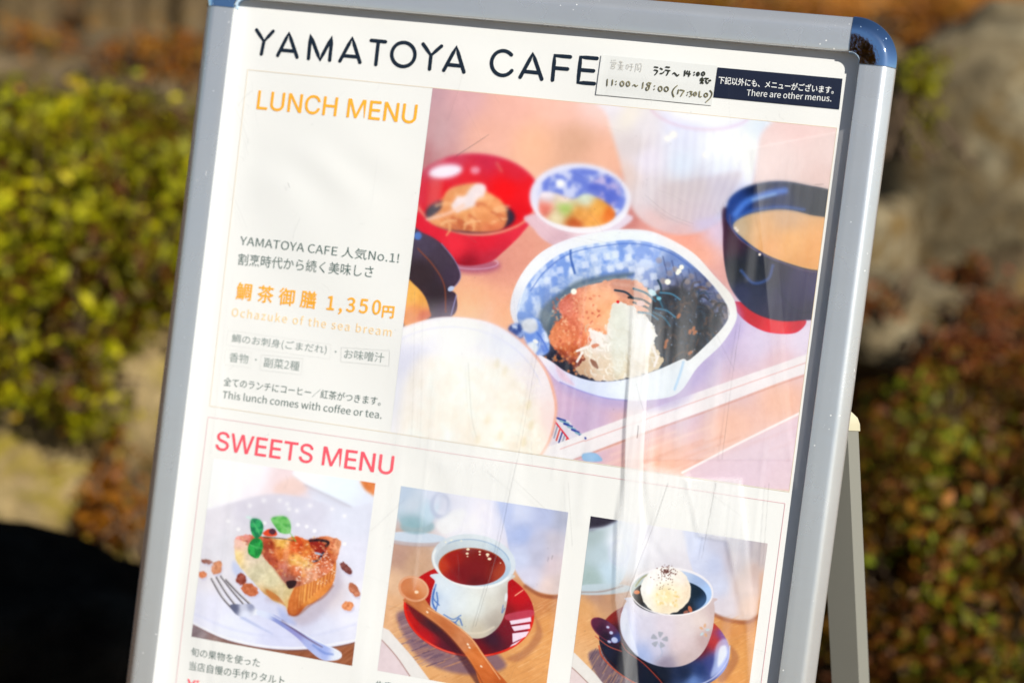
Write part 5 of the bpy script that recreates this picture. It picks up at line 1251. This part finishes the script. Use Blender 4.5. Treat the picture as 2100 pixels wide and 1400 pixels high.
# left side
rock(280, 830, 3.05, 330, 470, .22, 1, M_ST_TAN, 'sandy tan boulder below the yellow-green hedge, beside the left rail')
rock(50, 985, 3.0, 400, 360, .2, 2, M_ST_TAN, 'mossy yellow-green boulder at the lower left, above the shadow stand-in')
rock(300, 1150, 3.0, 360, 230, .18, 3, M_ST_TAN, 'small tan boulder with orange leaves behind the left rail')
rock(40, 1430, 2.30, 760, 700, .16, 4, M_ST_SHADOW, 'smooth near-black boulder standing in for the shadow in the bottom left corner', .15, .17)  # dark shape added in place of the stand's shadow
rock(180, 165, 3.75, 560, 170, .22, 5, M_ST_GREY, 'long low grey-brown ledge stone behind the yellow-green hedge')
rock(500, 230, 3.85, 420, 260, .22, 6, M_ST_GREY, 'grey-brown boulder hidden behind the top left corner of the stand')
for k, (x, w, s_) in enumerate(((20, 70, 7), (88, 56, 8), (205, 60, 9), (262, 46, 10), (318, 54, 11), (392, 60, 12))):
    c, sz = px(x, 30, 4.3 + .06 * k, w, .07, 330)
    boulder('standing_stone', c, (sz[0], .07, sz[2]), s_, (M_ST_PALE, M_ST_GREY)[k % 2], ['leftmost brown upright stone at the top left', 'slim grey upright stone second from the left edge', 'pale upright stone in the middle of the row at the top left', 'narrow dark upright stone in the row at the top left', 'fifth upright stone of the top left row, grey', 'upright stone nearest the chrome corner at the top left'][k], 0, .2)
# right side
rock(2010, 330, 3.62, 430, 700, .30, 21, M_ST_LITE, 'big pale grey weathered boulder at the right edge')
rock(1850, 400, 3.6, 220, 480, .20, 22, M_ST_GREY, 'brown boulder right of the stand with a dark cleft beside it')
rock(1790, 560, 3.40, 170, 330, .16, 23, M_ST_LITE, 'narrow pale boulder leaning beside the right rail')
rock(1850, 655, 3.15, 380, 170, .16, 24, M_ST_LITE, 'flat sandy boulder above the right hedge')
rock(2080, 620, 3.30, 240, 200, .18, 25, M_ST_GREY, 'low grey boulder at the right edge above the hedge')
rock(1760, 250, 3.9, 330, 330, .22, 26, M_ST_GREY, 'shaded brown boulder behind the chrome corner')
rock(1500, 60, 4.3, 700, 240, .3, 27, M_ST_ORA, 'wide orange mossy boulder above the top rail')
rock(1980, 40, 4.4, 500, 200, .3, 28, M_ST_ORA, 'orange-brown mossy boulder in the top right corner')
rock(1000, 160, 4.3, 700, 320, .3, 29, M_ST_GREY, 'large grey boulder hidden behind the top of the menu')
rock(1200, 650, 3.3, 560, 420, .25, 30, M_ST_TAN, 'tan boulder hidden behind the middle of the menu')
rock(760, 700, 3.3, 480, 460, .25, 31, M_ST_GREY, 'grey boulder hidden behind the left half of the menu')

# hedges and small plants
def on(x, y, z, w, h, dep): return (tuple(at(x, y, z)), (w * z / FP / 2, dep, h * z / FP / 2))
hb = [on(60, 430, 2.95, 520, 500, .30), on(300, 480, 2.95, 460, 440, .28), on(100, 640, 2.85, 430, 360, .24), on(-220, 480, 2.95, 460, 560, .3), on(520, 520, 3.1, 420, 420, .3), on(200, 300, 3.05, 360, 230, .24)]
c0 = at(120, 850, 2.98)
shrub('azalea_hedge', hb, 13000, .025, M_LF_YG, 'rounded yellow-green clipped hedge left of the stand', 'hedge', 3, c0, lambda C: .10 * np.sin(C[:, 0] * 9) - .06, 90, .5)
shrub('small_azalea', [on(165, 800, 2.80, 130, 190, .05), on(225, 850, 2.78, 60, 80, .03)], 420, .020, M_LF_YG, 'small drooping sprig of yellow-green leaves over the tan boulder', 'shrub', 4, at(170, 760, 2.84), None, 16)
shrub('orange_ground_plant', [on(285, 1060, 2.84, 190, 120, .07), on(200, 1030, 2.84, 130, 90, .05), on(240, 960, 2.86, 40, 140, .03)], 700, .022, M_LF_ORA, 'low orange leaves between the boulders at the lower left', 'plant', 5, at(260, 1110, 2.86), None, 14)
shrub('orange_moss_plant', [on(330, 120, 3.55, 260, 80, .12), on(90, 90, 3.7, 160, 60, .1)], 900, .020, M_LF_ORA, 'rust-orange low growth on the ledge stone near the chrome corner', 'plant', 6, at(300, 160, 3.6), None, 14)
hr = [on(1930, 980, 2.75, 430, 470, .26), on(2130, 960, 2.8, 420, 470, .28), on(1800, 1180, 2.7, 430, 460, .24), on(2060, 1290, 2.6, 470, 400, .22), on(1560, 1060, 2.9, 460, 560, .3), on(2380, 1000, 2.8, 420, 700, .3)]
shrub('azalea_hedge', hr, 14000, .0225, M_LF_DK, 'dark olive and brown hedge filling the right side behind the rear leg', 'hedge', 7, at(1950, 1350, 2.8), lambda C: -.04 + .1 * np.sin(C[:, 0] * 11 + C[:, 2] * 8), 130, .6)
shrub('azalea_bush', [on(2060, 690, 3.0, 260, 170, .14), on(1960, 740, 2.95, 200, 120, .1)], 2200, .018, M_LF_RED, 'red-brown leafed bush at the right edge on top of the dark hedge', 'shrub', 8, at(2050, 760, 3.0), None, 26)
shrub('young_shrub', [on(1880, 215, 3.2, 90, 190, .06), on(1905, 150, 3.2, 60, 80, .05)], 600, .020, M_LF_YG, 'small olive-yellow shrub beside the chrome corner', 'shrub', 9, at(1880, 320, 3.2), lambda C: C[:, 0] * 0 - .12, 14)
shrub('orange_moss_plant', [on(1500, 20, 3.9, 600, 60, .15), on(1950, 60, 3.9, 300, 110, .15)], 2600, .022, M_LF_ORA, 'band of orange low growth above the top rail at the right', 'plant', 10, at(1600, 60, 3.95), None, 30)
shrub('fallen_leaves', [on(1790, 620, 3.0, 90, 20, .05), on(1960, 560, 3.1, 120, 40, .05)], 60, .024, M_LF_RED, 'few red leaves caught on the sandy boulder at the right', 'leaves', 11, at(1800, 640, 3.0), None, 4)
# shrubs further back close the view above the bank
for k in range(9):
    x = -7 + k * 1.8 + (k % 3) * .3; y = 7.5 + (k * 37 % 5) * .7; z = float(gz(x, y)); hh = 1.1 + .5 * ((k * 7) % 4) / 3
    shrub('garden_shrub', [((x, y, z + hh * .6), (1.1, .8, hh * .7)), ((x + .7, y + .2, z + hh * .5), (.8, .7, hh * .5))], 2600, .06, (M_LF_DK, M_LF_YG, M_LF_RED)[k % 3],
          ['dark olive', 'yellow-green', 'reddish'][k % 3] + ' garden shrub number ' .replace('number ', 'far up the slope, ') + ['at the far left', 'left of the middle', 'just left of the stand', 'behind the left rail', 'behind the stand', 'behind the right rail', 'just right of the stand', 'towards the right', 'at the far right'][k], 'shrub', 40 + k, (x, y, z), None, 20)
# tree added behind the camera to put a dark reflection in the chrome corners
tr_root = empty('added_reflection_tree', (-.9, -9, 0), 'dark broad-leaved tree added behind the camera for a reflection in the chrome corner', 'tree')
V, F = join([tube((0, 0, 0), (.1, 0, 2.2), .16, .11, 8), tube((.1, 0, 2.2), (0, .2, 4.2), .11, .05, 8), tube((.1, 0, 2.2), (-.9, .1, 3.8), .07, .03, 6), tube((.1, 0, 2.3), (1.0, -.1, 3.7), .07, .03, 6)])
new_obj('trunk', mesh('trunk', V, F, True), M_TWIG, tr_root)
r = rs(77); C = np.concatenate([np.array(c_) + r.normal(size=(2400, 3)) * s__ for c_, s__ in (((0, 0, 4.5), .24), ((-.9, .1, 4.0), .2), ((.6, 0, 3.9), .16), ((-.3, .1, 4.9), .18))])
new_obj('crown', leaves_mesh('crown', C, np.tile([0, 0, 1.], (len(C), 1)), .2, r.random(len(C)) * .5, 78), M_LF_DK, tr_root, kind='stuff')
print('TRIS', sum(len(o.data.polygons) for o in bpy.data.objects if o.type == 'MESH'))
